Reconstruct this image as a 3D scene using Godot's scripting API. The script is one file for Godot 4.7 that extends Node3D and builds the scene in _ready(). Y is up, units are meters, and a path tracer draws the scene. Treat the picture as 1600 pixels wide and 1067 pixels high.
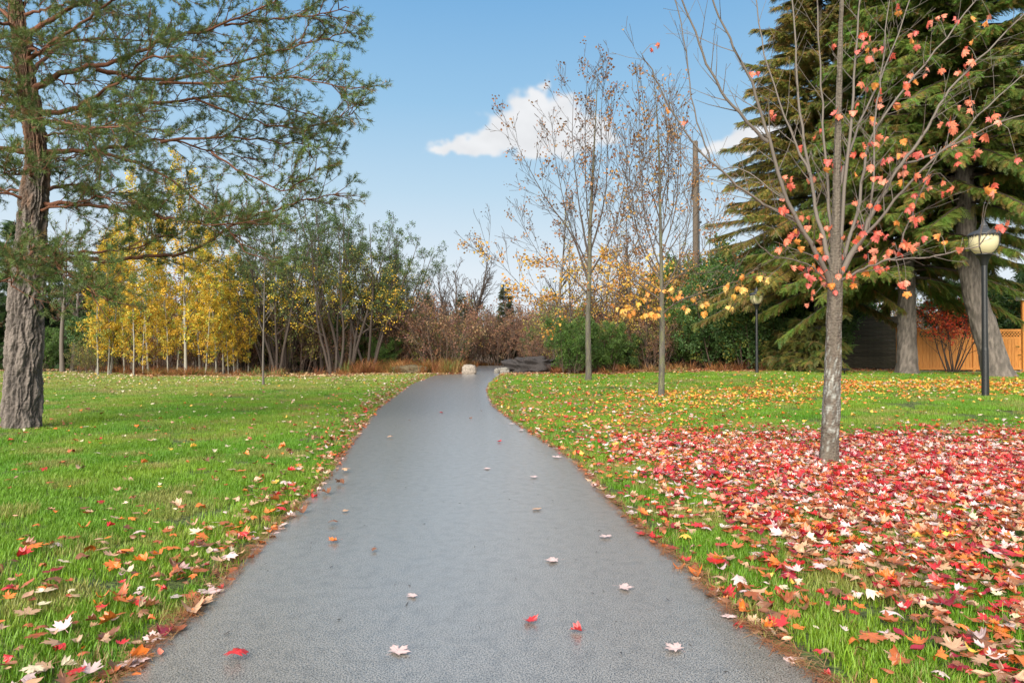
extends Node3D
# An asphalt park path in late autumn. Pixel positions below are those of the 1600 x 1067 photograph.

const F := 1067.0
const EYE := Vector3(0, 1.15, 0)
var look := Basis()
var rng := RandomNumberGenerator.new()
var fbm := FastNoiseLite.new()
var names := {}
var M := {}
var LM := {}          # leaf meshes
var path_left := PackedVector2Array()    # x, distance
var path_right := PackedVector2Array()

# ------------------------------------------------------------------ mesh builder
class MB:
	var v := PackedVector3Array()
	var n := PackedVector3Array()
	var c := PackedColorArray()
	var i := PackedInt32Array()
	func vert(p: Vector3, col := Color.WHITE) -> int:
		v.append(p)
		c.append(col)
		return v.size() - 1
	func tri(a: Vector3, b: Vector3, d: Vector3, col := Color.WHITE) -> void:
		var k := v.size()
		v.append(a); v.append(b); v.append(d)
		c.append(col); c.append(col); c.append(col)
		i.append(k); i.append(k + 1); i.append(k + 2)
	func quad(a: Vector3, b: Vector3, d: Vector3, e: Vector3, col := Color.WHITE) -> void:
		tri(a, b, d, col)
		tri(a, d, e, col)
	func tube(p: PackedVector3Array, r: PackedFloat32Array, s: int, col := Color.WHITE) -> void:
		var base := v.size()
		var last := p.size() - 1
		var u := Vector3.ZERO
		for k in p.size():
			var d := (p[mini(k + 1, last)] - p[maxi(k - 1, 0)]).normalized()
			if k == 0:
				u = d.cross(Vector3.RIGHT if absf(d.x) < 0.9 else Vector3.UP).normalized()
			else:
				u = (u - d * u.dot(d)).normalized()
			var w := d.cross(u)
			for j in s:
				var a := TAU * j / s
				var q := u * cos(a) + w * sin(a)
				v.append(p[k] + q * r[k])
				n.append(q)
				c.append(col)
		for k in last:
			for j in s:
				var a := base + k * s + j
				var b := base + k * s + (j + 1) % s
				var d := b + s
				var e := a + s
				i.append(a); i.append(e); i.append(d)
				i.append(a); i.append(d); i.append(b)
		var top := v.size()
		var dir := (p[last] - p[last - 1]).normalized()
		v.append(p[last] + dir * r[last] * 0.6)
		n.append(dir)
		c.append(col)
		for j in s:
			i.append(base + last * s + j); i.append(top); i.append(base + last * s + (j + 1) % s)
	func box(lo: Vector3, hi: Vector3, bev := 0.0, col := Color.WHITE) -> void:
		# chamfered box, flat faces
		var m := (lo + hi) * 0.5
		var h := (hi - lo) * 0.5
		for ax in 3:
			for s in [-1.0, 1.0]:
				var q := []
				for k in [[-1, -1], [1, -1], [1, 1], [-1, 1]]:
					var p := Vector3.ZERO
					p[ax] = s * h[ax]
					p[(ax + 1) % 3] = k[0] * (h[(ax + 1) % 3] - bev)
					p[(ax + 2) % 3] = k[1] * (h[(ax + 2) % 3] - bev)
					q.append(m + p)
				if s > 0: quad(q[0], q[3], q[2], q[1], col)
				else: quad(q[0], q[1], q[2], q[3], col)
		if bev <= 0.0: return
		for ax in 3:
			var b1 := (ax + 1) % 3
			var b2 := (ax + 2) % 3
			for s1 in [-1.0, 1.0]:
				for s2 in [-1.0, 1.0]:
					var q := []
					for k in [[-1, 0], [1, 0], [1, 1], [-1, 1]]:
						var p := Vector3.ZERO
						p[ax] = k[0] * (h[ax] - bev)
						p[b1] = s1 * (h[b1] - (bev if k[1] == 0 else 0.0))
						p[b2] = s2 * (h[b2] - (0.0 if k[1] == 0 else bev))
						q.append(m + p)
					if s1 * s2 > 0: quad(q[0], q[1], q[2], q[3], col)
					else: quad(q[0], q[3], q[2], q[1], col)
	func lathe(prof: Array, s: int, at := Vector3.ZERO, col := Color.WHITE) -> void:
		# profile of Vector2(radius, height), from the bottom up
		var base := v.size()
		for k in prof.size():
			for j in s:
				var a := TAU * j / s
				v.append(at + Vector3(cos(a) * prof[k].x, prof[k].y, -sin(a) * prof[k].x))
				c.append(col)
		for k in prof.size() - 1:
			for j in s:
				var a := base + k * s + j
				var b := base + k * s + (j + 1) % s
				i.append(a); i.append(a + s); i.append(b + s)
				i.append(a); i.append(b + s); i.append(b)
	func smooth() -> void:
		n.resize(v.size())
		n.fill(Vector3.ZERO)
		for k in range(0, i.size(), 3):
			var a := v[i[k]]
			var q := (v[i[k + 2]] - a).cross(v[i[k + 1]] - a)
			n[i[k]] += q; n[i[k + 1]] += q; n[i[k + 2]] += q
		for k in n.size():
			n[k] = n[k].normalized() if n[k].length_squared() > 1e-20 else Vector3.UP
	func mesh() -> ArrayMesh:
		var a := []
		a.resize(Mesh.ARRAY_MAX)
		a[Mesh.ARRAY_VERTEX] = v
		if n.size() == v.size(): a[Mesh.ARRAY_NORMAL] = n
		a[Mesh.ARRAY_COLOR] = c
		a[Mesh.ARRAY_INDEX] = i
		var m := ArrayMesh.new()
		m.add_surface_from_arrays(Mesh.PRIMITIVE_TRIANGLES, a)
		return m

class SC:     # places of many copies
	var t: Array[Transform3D] = []
	var c := PackedColorArray()
	func add(x: Transform3D, col: Color) -> void:
		t.append(x)
		c.append(col)

class Bake:    # many small pieces joined into one mesh
	var v := PackedVector3Array()
	var c := PackedColorArray()
	func add(shape: PackedVector3Array, t: Transform3D, col: Color) -> void:
		v.append_array(t * shape)
		var k := c.size()
		c.resize(k + shape.size())
		for j in range(k, k + shape.size()): c[j] = col
	func mesh() -> ArrayMesh:
		var a := []
		a.resize(Mesh.ARRAY_MAX)
		a[Mesh.ARRAY_VERTEX] = v
		a[Mesh.ARRAY_COLOR] = c
		var m := ArrayMesh.new()
		m.add_surface_from_arrays(Mesh.PRIMITIVE_TRIANGLES, a)
		return m

# ------------------------------------------------------------------ helpers
func soup(m: ArrayMesh) -> PackedVector3Array:
	return m.get_faces()

func stuff(called: String, mesh: Mesh, m: Material, parent: Node) -> MeshInstance3D:
	var o := part(called, mesh, m, parent)
	o.set_meta("kind", "stuff")
	return o

func numbered(called: String) -> String:
	names[called] = names.get(called, -1) + 1
	return called if names[called] == 0 else "%s_%03d" % [called, names[called]]

func tag(o: Node3D, label: String, category: String, group := "", kind := "") -> void:
	if label: o.set_meta("label", label)
	if category: o.set_meta("category", category)
	if group: o.set_meta("group", group)
	if kind: o.set_meta("kind", kind)

func thing(called: String, label: String, category: String, at := Vector3.ZERO, group := "", kind := "") -> Node3D:
	var o := Node3D.new()
	o.name = numbered(called)
	add_child(o)
	o.position = at
	tag(o, label, category, group, kind)
	return o

func part(called: String, mesh: Mesh, m: Material, parent: Node) -> MeshInstance3D:
	var o := MeshInstance3D.new()
	o.name = numbered(called) if parent == self else called
	o.mesh = mesh
	o.material_override = m
	parent.add_child(o, true)
	return o

func scatter(called: String, mesh: Mesh, m: Material, s: SC, parent: Node) -> MultiMeshInstance3D:
	var mm := MultiMesh.new()
	mm.transform_format = MultiMesh.TRANSFORM_3D
	mm.use_colors = true
	mm.mesh = mesh
	mm.instance_count = s.t.size()
	for k in s.t.size():
		mm.set_instance_transform(k, s.t[k])
		mm.set_instance_color(k, s.c[k])
	var o := MultiMeshInstance3D.new()
	o.name = numbered(called) if parent == self else called
	o.multimesh = mm
	o.material_override = m
	parent.add_child(o, true)
	o.set_meta("kind", "stuff")
	return o

func copy_of(o: Node3D, at: Vector3, turn: float, size: float, label: String, group := "") -> Node3D:
	var c: Node3D = o.duplicate()
	c.name = numbered(String(o.name).rstrip("0123456789").trim_suffix("_"))
	add_child(c)
	c.position = at
	c.rotation.y = turn
	c.scale = Vector3.ONE * size
	c.set_meta("label", label)
	if group: c.set_meta("group", group)
	return c

func lin(r: float, g: float, b: float) -> Color:   # a material colour from linear reflectances
	return Color(r, g, b).linear_to_srgb()

func ray(x: float, y: float) -> Vector3:
	return look * Vector3((x - 800.0) / F, (533.5 - y) / F, -1.0)

func at_px(x: float, y: float, far: float) -> Vector3:   # the point at that distance ahead on the pixel's ray
	var d := ray(x, y)
	return EYE + d * (far / -d.z)

func spot(x: float, far: float) -> Vector3:              # on the ground, at that distance ahead, below that column
	var p := at_px(x, 548.0, far)
	p.y = terrain(p.x, p.z)
	return p

func to_px(p: Vector3) -> Vector2:
	var q := look.inverse() * (p - EYE)
	return Vector2(800.0 + F * q.x / -q.z, 533.5 - F * q.y / -q.z)

func sm(a: float, b: float, x: float) -> float:
	return smoothstep(a, b, x)

func terrain(x: float, z: float) -> float:
	var rise := 0.25 * sm(3.8, 9.0, x) * sm(7.5, 13.0, -z)
	var off := sm(0.4, 3.0, x - edge(path_right, -z)) if x > -1.5 else sm(0.4, 3.0, edge(path_left, -z) - x)
	return rise + off * 0.05 * fbm.get_noise_2d(x * 14.0, z * 14.0)

func edge(e: PackedVector2Array, far: float) -> float:
	if far <= e[0].y: return e[0].x
	for k in e.size() - 1:
		if far < e[k + 1].y:
			return lerpf(e[k].x, e[k + 1].x, (far - e[k].y) / (e[k + 1].y - e[k].y))
	return e[e.size() - 1].x

func on_path(x: float, z: float, grow := 0.0) -> bool:
	return -z < 52.0 and x > edge(path_left, -z) - grow and x < edge(path_right, -z) + grow

func lawn_end(x: float) -> float:     # how far ahead the mown grass reaches
	var e := 33.0
	if x < -4.0: e = lerpf(34.0, 30.0, sm(-4.0, -9.0, x)) + 8.0 * sm(-17.0, -21.0, x)
	elif x > 2.0: e = 33.0 - 3.5 * sm(5.0, 9.0, x)
	return e + 1.2 * fbm.get_noise_2d(x * 20.0, 7.0)

func along(d: Vector3, roll: float) -> Basis:    # z axis along d
	var z := d.normalized()
	var x := (Vector3.UP if absf(z.y) < 0.95 else Vector3.RIGHT).cross(z).normalized()
	return Basis(x, z.cross(x), z) * Basis(Vector3(0, 0, 1), roll)

func rnd(a: float, b: float) -> float:
	return rng.randf_range(a, b)

func rdir() -> Vector3:
	return Vector3(rng.randfn(), rng.randfn(), rng.randfn()).normalized()

func vary(c: Color, amount: float) -> Color:
	var k := 1.0 + rnd(-amount, amount)
	return Color(c.r * k * (1.0 + rnd(-amount, amount) * 0.35), c.g * k * (1.0 + rnd(-amount, amount) * 0.35), c.b * k)

func pick(pal: Array) -> Color:       # [colour, weight, colour, weight ...]
	var sum := 0.0
	for k in range(1, pal.size(), 2): sum += pal[k]
	var r := rng.randf() * sum
	for k in range(0, pal.size(), 2):
		r -= pal[k + 1]
		if r <= 0.0: return pal[k]
	return pal[0]

# a smooth line through points; each is Vector4(x, y, z, radius)
func smooth_line(p: Array, per: int) -> Array:
	var pts := PackedVector3Array()
	var rad := PackedFloat32Array()
	for k in p.size() - 1:
		var a: Vector4 = p[maxi(k - 1, 0)]
		var b: Vector4 = p[k]
		var c: Vector4 = p[k + 1]
		var d: Vector4 = p[mini(k + 2, p.size() - 1)]
		for j in per + (1 if k == p.size() - 2 else 0):
			var t := float(j) / per
			pts.append(Vector3(b.x, b.y, b.z).cubic_interpolate(Vector3(c.x, c.y, c.z), Vector3(a.x, a.y, a.z), Vector3(d.x, d.y, d.z), t))
			rad.append(lerpf(b.w, c.w, t))
	return [pts, rad]

func v4(p: Vector3, r: float) -> Vector4:
	return Vector4(p.x, p.y, p.z, r)

# a trunk with furrowed bark as real relief
func bark_trunk(p: Array, per: int, sides: int, depth: float, fine: float, flare: float, seed: int, tint: int) -> ArrayMesh:
	var line := smooth_line(p, per)
	var pts: PackedVector3Array = line[0]
	var rad: PackedFloat32Array = line[1]
	var mb := MB.new()
	var ns := FastNoiseLite.new()
	ns.seed = seed
	ns.noise_type = FastNoiseLite.TYPE_SIMPLEX
	ns.frequency = 1.0
	ns.fractal_octaves = 2
	var pl := FastNoiseLite.new()
	pl.seed = seed + 7
	pl.noise_type = FastNoiseLite.TYPE_CELLULAR
	pl.cellular_return_type = FastNoiseLite.RETURN_DISTANCE2_SUB
	pl.frequency = 1.0
	pl.fractal_type = FastNoiseLite.FRACTAL_NONE
	var y0 := pts[0].y
	for k in pts.size():
		var d := (pts[mini(k + 1, pts.size() - 1)] - pts[maxi(k - 1, 0)]).normalized()
		var u := (Vector3.RIGHT - d * d.x).normalized()
		var w := d.cross(u)
		var h := pts[k].y - y0
		for j in sides:
			var a := TAU * j / sides
			var q := u * cos(a) + w * sin(a)
			var r := rad[k]
			r *= 1.0 + flare * exp(-h / (r * 0.9)) * (1.0 + 0.5 * sin(a * 5.0 + seed))
			var s := Vector3(cos(a) * rad[0], 0, sin(a) * rad[0]) * fine
			var wob := ns.get_noise_3d(s.x * 0.4, h * fine * 0.16, s.z * 0.4)
			var cell := pl.get_noise_3d(s.x + wob * 0.8, h * fine * 0.13, s.z + wob * 0.8) + 1.0
			var relief := minf(cell * 2.6, 1.0) + 0.35 * ns.get_noise_3d(s.x * 2.5, h * fine * 1.2, s.z * 2.5)
			r += depth * (relief - 0.7) + rad[k] * 0.06 * ns.get_noise_3d(cos(a), h * 1.3, sin(a))
			var col := Color(1, 1, 1)
			if tint == 1:      # scaly red-orange bark on the upper pine stem, grey-brown plates below
				var up := sm(3.0, 5.0, h + wob * 1.5)
				col = Color(0.2, 0.165, 0.145).lerp(Color(0.2, 0.11, 0.065), up) * (0.45 + 0.65 * relief)
			elif tint == 2:    # young maple: grey-brown bark with pale lichen crust in patches
				var lich := sm(0.02, 0.22, ns.get_noise_3d(s.x * 1.5 + 9.0, h * 9.0, s.z * 1.5) + 0.12 - absf(h - 0.8) * 0.8)
				col = Color(0.145, 0.12, 0.094)
				col = col.lerp(Color(0.34, 0.35, 0.32), lich) * (0.75 + 0.35 * relief)
			elif tint == 3:    # grey, slightly green
				col = Color(0.14, 0.125, 0.1).lerp(Color(0.17, 0.17, 0.09), sm(0.0, 0.4, wob)) * (0.75 + 0.35 * relief)
			elif tint == 4:    # spruce: grey-brown flakes
				col = Color(0.23, 0.195, 0.165) * (0.5 + 0.6 * relief)
			col.a = 1.0
			mb.vert(pts[k] + q * r, col)
	for k in pts.size() - 1:
		for j in sides:
			var a := k * sides + j
			var b := k * sides + (j + 1) % sides
			mb.i.append(a); mb.i.append(a + sides); mb.i.append(b + sides)
			mb.i.append(a); mb.i.append(b + sides); mb.i.append(b)
	mb.smooth()
	return mb.mesh()

# grows a branch into mb; ends and sides of twigs are kept in anchor lists
var anchor_p := PackedVector3Array()
var anchor_d := PackedVector3Array()
func grow(mb: MB, p0: Vector3, d0: Vector3, length: float, r0: float, lvl: int, S: Dictionary) -> void:
	var ns := clampi(int(length / S.seg), 2, 8)
	var pts := PackedVector3Array([p0])
	var rad := PackedFloat32Array([r0])
	var d := d0.normalized()
	var p := p0
	var step := length / ns
	for k in ns:
		d = (d + rdir() * S.wob + Vector3(0, S.up, 0)).normalized()
		p += d * step
		pts.append(p)
		rad.append(maxf(r0 * (1.0 - 0.82 * float(k + 1) / ns), S.thin))
	mb.tube(pts, rad, 5 if r0 > 0.03 else 3, S.get("col", Color.WHITE))
	if lvl >= S.leaf_level:
		for k in range(1, pts.size()):
			anchor_p.append(pts[k])
			anchor_d.append((pts[k] - pts[k - 1]).normalized())
	if lvl >= S.depth: return
	var kids: int = maxi(1, int(S.kids[lvl] * rnd(0.75, 1.25)))
	for k in kids:
		var t := lerpf(S.get("from", 0.25), 1.0, (k + rng.randf()) / kids)
		var f := t * ns
		var s := mini(int(f), ns - 1)
		var q := pts[s].lerp(pts[s + 1], f - s)
		var dir := (pts[s + 1] - pts[s]).normalized()
		var side := dir.cross(rdir()).normalized()
		var ang: float = S.angle * rnd(0.7, 1.3)
		grow(mb, q, dir * cos(ang) + side * sin(ang), length * S.ratio * rnd(0.6, 1.15) * (1.15 - 0.55 * t), maxf(lerpf(r0, r0 * 0.25, t) * 0.6, S.thin), lvl + 1, S)

func clear_anchors() -> void:
	anchor_p = PackedVector3Array()
	anchor_d = PackedVector3Array()

# ------------------------------------------------------------------ materials
func noise_tex(freq: float, cols: Array, seed: int, size := 256, octaves := 4, type := FastNoiseLite.TYPE_SIMPLEX_SMOOTH) -> NoiseTexture2D:
	var t := NoiseTexture2D.new()
	t.width = size
	t.height = size
	t.seamless = true
	var n := FastNoiseLite.new()
	n.seed = seed
	n.noise_type = type
	n.frequency = freq
	n.fractal_octaves = octaves
	t.noise = n
	if cols:
		var g := Gradient.new()
		var o := PackedFloat32Array()
		var cc := PackedColorArray()
		for k in range(0, cols.size(), 2):
			o.append(cols[k])
			cc.append(cols[k + 1])
		g.offsets = o
		g.colors = cc
		t.color_ramp = g
	return t

func plain(called: String, col: Color, rough: float, vertex := false) -> StandardMaterial3D:
	var m := StandardMaterial3D.new()
	m.resource_name = called
	m.albedo_color = col
	m.roughness = rough
	m.vertex_color_use_as_albedo = vertex
	M[called] = m
	return m

func leafy(called: String, rough: float, through: float, spec := 0.5) -> StandardMaterial3D:
	var m := plain(called, Color.WHITE, rough, true)
	m.cull_mode = BaseMaterial3D.CULL_DISABLED
	m.metallic_specular = spec
	if through > 0.0:
		m.backlight_enabled = true
		m.backlight = lin(through, through, through)
	return m

func grained(m: StandardMaterial3D, tex: Texture2D, scale: float, bump: Texture2D, height: float) -> void:
	m.uv1_triplanar = true
	m.uv1_world_triplanar = true
	m.uv1_scale = Vector3.ONE * scale
	if tex: m.albedo_texture = tex
	if bump:
		m.heightmap_enabled = true
		m.heightmap_texture = bump
		m.heightmap_scale = height

func make_materials() -> void:
	var g := func(a: float) -> Color: return Color(a, a, a)
	leafy("grass_blades", 0.5, 0.35)
	leafy("leaf", 0.42, 0.4)
	leafy("ground_leaf", 0.38, 0.0, 0.6)
	leafy("needles", 0.55, 0.35)
	leafy("far_leaf", 0.55, 0.55)
	leafy("dry_grass", 0.7, 0.5)
	leafy("litter", 0.7, 0.0)
	var fine := noise_tex(0.05, [], 11, 256, 4)
	var speckle := noise_tex(0.06, [0.0, g.call(0.75), 0.5, g.call(0.95), 1.0, g.call(1.1)], 12)
	var bark := plain("bark", Color.WHITE, 0.85, true)
	grained(bark, speckle, 2.2, fine, 1.2)
	var twig := plain("twig", lin(0.11, 0.085, 0.07), 0.8, true)
	twig.metallic_specular = 0.4
	grained(plain("red_bark", lin(0.2, 0.08, 0.042), 0.85, true), speckle, 6.0, fine, 0.8)
	plain("dark_twig", lin(0.07, 0.052, 0.042), 0.8, true)
	plain("grey_twig", lin(0.15, 0.125, 0.105), 0.75, true)
	plain("pale_stem", lin(0.3, 0.28, 0.23), 0.75, true)
	plain("brush_twig", lin(0.125, 0.085, 0.065), 0.85, true)
	# ground under the grass: damp soil and thatch
	var soil := plain("soil", Color.WHITE, 0.95, true)
	grained(soil, noise_tex(0.03, [0.0, g.call(0.55), 0.45, g.call(0.85), 1.0, g.call(1.15)], 21, 512, 5), 0.9, noise_tex(0.05, [], 22, 512, 5), 3.0)
	# wet asphalt: aggregate as fine relief; damp and drier patches differ in gloss and tone
	var asph := plain("asphalt", lin(0.345, 0.318, 0.287), 1.0)
	grained(asph, null, 1.0, null, 0.0)
	asph.uv1_scale = Vector3(0.31, 0.31, 0.31)
	asph.albedo_texture = noise_tex(0.03, [0.0, g.call(0.86), 0.35, g.call(0.94), 0.5, g.call(0.98), 0.65, g.call(1.0), 1.0, g.call(0.95)], 31, 1024, 8)
	asph.roughness_texture = noise_tex(0.06, [0.0, g.call(0.42), 0.4, g.call(0.36), 0.6, g.call(0.34), 1.0, g.call(0.3)], 32, 512, 6)
	asph.heightmap_enabled = true
	asph.heightmap_texture = noise_tex(0.16, [], 33, 1024, 4)
	asph.heightmap_scale = 0.22
	asph.metallic_specular = 0.9
	asph.clearcoat_enabled = true
	asph.clearcoat = 1.0
	asph.clearcoat_roughness = 0.25
	asph.detail_enabled = true
	asph.detail_blend_mode = BaseMaterial3D.BLEND_MODE_MUL
	asph.detail_uv_layer = BaseMaterial3D.DETAIL_UV_2
	asph.uv2_triplanar = true
	asph.uv2_world_triplanar = true
	asph.uv2_scale = Vector3.ONE * 1.7
	asph.detail_albedo = noise_tex(0.075, [0.0, g.call(0.18), 0.34, g.call(0.4), 0.44, g.call(0.78), 0.54, g.call(0.95), 0.7, g.call(1.0), 1.0, g.call(1.0)], 34, 1024, 3)
	var stone := plain("stone", Color.WHITE, 0.85, true)
	grained(stone, noise_tex(0.04, [0.0, g.call(0.6), 0.5, g.call(0.9), 1.0, g.call(1.15)], 41), 1.4, noise_tex(0.05, [], 42), 2.0)
	var wood := plain("fence_wood", Color.WHITE, 0.6, true)
	grained(wood, noise_tex(0.03, [0.0, lin(0.52, 0.18, 0.035), 0.5, lin(0.66, 0.27, 0.055), 1.0, lin(0.72, 0.33, 0.08)], 51), 1.0, null, 0.0)
	wood.uv1_scale = Vector3(5.0, 0.35, 5.0)
	var old := plain("old_wood", Color.WHITE, 0.85, true)
	grained(old, noise_tex(0.03, [0.0, lin(0.03, 0.028, 0.018), 0.5, lin(0.06, 0.052, 0.03), 1.0, lin(0.09, 0.075, 0.045)], 52), 1.0, null, 0.0)
	old.uv1_scale = Vector3(0.5, 4.0, 0.5)
	var pole := plain("pole_wood", Color.WHITE, 0.85, true)
	grained(pole, noise_tex(0.03, [0.0, lin(0.07, 0.05, 0.035), 0.5, lin(0.13, 0.1, 0.075), 1.0, lin(0.18, 0.145, 0.11)], 53), 1.0, null, 0.0)
	pole.uv1_scale = Vector3(6.0, 0.4, 6.0)
	var iron := plain("black_iron", lin(0.012, 0.013, 0.014), 0.4)
	iron.metallic_specular = 0.55
	plain("lamp_hood", lin(0.035, 0.037, 0.042), 0.45)
	var globe := plain("cream_globe", lin(0.8, 0.72, 0.46), 0.3)
	globe.backlight_enabled = true
	globe.backlight = lin(0.6, 0.54, 0.34)
	plain("concrete", lin(0.32, 0.31, 0.3), 0.85)
	plain("white_paint", lin(0.75, 0.74, 0.7), 0.5)

# ------------------------------------------------------------------ sky
const EXPOSURE := 5.0
func make_sky() -> PanoramaSkyMaterial:
	var w := 2400
	var h := 1200
	var im := Image.create(w, h, false, Image.FORMAT_RGBF)
	var n := FastNoiseLite.new()
	n.seed = 5
	n.frequency = 1.0
	n.fractal_octaves = 5
	# air: colours by height in degrees
	var stops := [0.0, Color(0.86, 0.91, 0.95), 6.0, Color(0.78, 0.865, 0.935), 13.0, Color(0.52, 0.715, 0.875), 20.0, Color(0.325, 0.575, 0.825), 27.5, Color(0.205, 0.45, 0.755), 50.0, Color(0.15, 0.36, 0.68), 91.0, Color(0.12, 0.3, 0.6)]
	# fair-weather clouds in view, as centre and half size in degrees
	var puffs := [[-4.6, 16.6, 2.3, 0.95], [-2.2, 16.9, 3.0, 1.4], [0.2, 17.6, 3.2, 2.3], [1.8, 19.2, 2.4, 2.3], [2.1, 20.6, 1.3, 1.3], [4.4, 18.4, 3.0, 2.5], [6.6, 17.6, 2.6, 2.0], [2.8, 16.7, 4.6, 1.5], [17.0, 15.9, 2.2, 1.0], [19.5, 16.2, 2.6, 1.7], [22.0, 16.8, 2.4, 1.9], [24.5, 15.6, 3.0, 1.4]]
	for y in h / 2:
		var el := 90.0 - 180.0 * (y + 0.5) / h
		var air := Color()
		for k in range(0, stops.size() - 2, 2):
			if el >= stops[k] and el < stops[k + 2]:
				air = stops[k + 1].lerp(stops[k + 3], (el - stops[k]) / (stops[k + 2] - stops[k]))
		var ce := cos(deg_to_rad(el))
		var se := sin(deg_to_rad(el))
		for x in w:
			var az := wrapf((x + 0.5) / w * 360.0, -180.0, 180.0)
			var col := air
			var cover := 0.0
			if el > 12.0 and el < 24.0 and az > -14.0 and az < 34.0:
				var wob := n.get_noise_2d(az * 0.35, el * 0.5)
				var wob2 := n.get_noise_2d(az * 0.35 + 40.0, el * 0.5)
				for p in puffs:
					var dx: float = (az + wob * 1.5 - p[0]) / p[2]
					var dy: float = (el + wob2 * 1.1 - p[1]) / p[3]
					if dy < 0.0: dy *= 1.35
					cover = maxf(cover, 1.0 - sqrt(dx * dx + dy * dy))
				cover = smoothstep(0.0, 0.42, cover)
			elif el > 30.0 or absf(az) > 60.0:
				# unseen broken cloud overhead and behind, thickened to whiten the fill light
				var k := 1.4 / (se + 0.12)
				var s := n.get_noise_2d(sin(deg_to_rad(az)) * ce * k, -cos(deg_to_rad(az)) * ce * k + 3.0)
				var in_by := maxf(smoothstep(30.0, 42.0, el), smoothstep(60.0, 75.0, absf(az)) * smoothstep(3.0, 10.0, el))
				cover = smoothstep(-0.3, 0.2, s) * in_by
			if cover > 0.0:
				var lump := 0.93 + 0.1 * n.get_noise_2d(az * 0.25 + 90.0, el * 0.4)
				col = air.lerp(Color(0.93, 0.935, 0.95) * lump, cover * 0.95)
			im.set_pixel(x, y, Color(col.r / EXPOSURE, col.g / EXPOSURE, col.b / EXPOSURE))
	im.fill_rect(Rect2i(0, h / 2, w, h / 2), Color(0.2, 0.2, 0.16))
	var m := PanoramaSkyMaterial.new()
	m.panorama = ImageTexture.create_from_image(im)
	return m

# ------------------------------------------------------------------ leaf and grass shapes
func leaf_shape(outline: Array, bend: Vector2, twist: float, rough: float, stem: float, seed: int) -> ArrayMesh:
	# flat in the xz plane, tip towards +z, about 1 across; veins and blotches in the colour
	var r := RandomNumberGenerator.new()
	r.seed = seed
	var ring := []
	for p in outline: ring.append(p)
	for k in range(outline.size() - 2, 0, -1): ring.append(Vector2(-outline[k].x, outline[k].y))
	var f := func(p: Vector2) -> Vector3:
		var y := bend.x * p.x * p.x + bend.y * p.y * p.y + twist * p.x * p.y + rough * sin(p.x * 9.0 + seed) * cos(p.y * 8.0 + seed * 2.0)
		return Vector3(p.x * (1.0 - absf(bend.x) * 0.25 * absf(p.x)), y, p.y)
	var mb := MB.new()
	var mid := Vector2(0, -0.06)
	var c0: int = mb.vert(f.call(mid), Color(1.08, 1.06, 1.0))
	var n := ring.size()
	for k in n:
		var s := r.randf_range(0.82, 1.05)
		mb.vert(f.call(mid.lerp(ring[k], 0.52)), Color(s, s, s))
	for k in n:
		var s := r.randf_range(0.7, 1.1)
		mb.vert(f.call(ring[k]), Color(s, s * 0.97, s * 0.95))
	for k in n:
		var j := (k + 1) % n
		mb.i.append_array([c0, c0 + 1 + j, c0 + 1 + k, c0 + 1 + k, c0 + 1 + j, c0 + 1 + n + j, c0 + 1 + k, c0 + 1 + n + j, c0 + 1 + n + k])
	if stem > 0.0:
		var a: Vector3 = f.call(Vector2(0, -0.22))
		var b := a + Vector3(0.06, 0.02, -stem)
		mb.quad(a + Vector3(-0.012, 0.004, 0), a + Vector3(0.012, 0.004, 0), b + Vector3(0.01, 0, 0), b - Vector3(0.01, 0, 0), Color(0.8, 0.6, 0.55))
	return mb.mesh()

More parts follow.
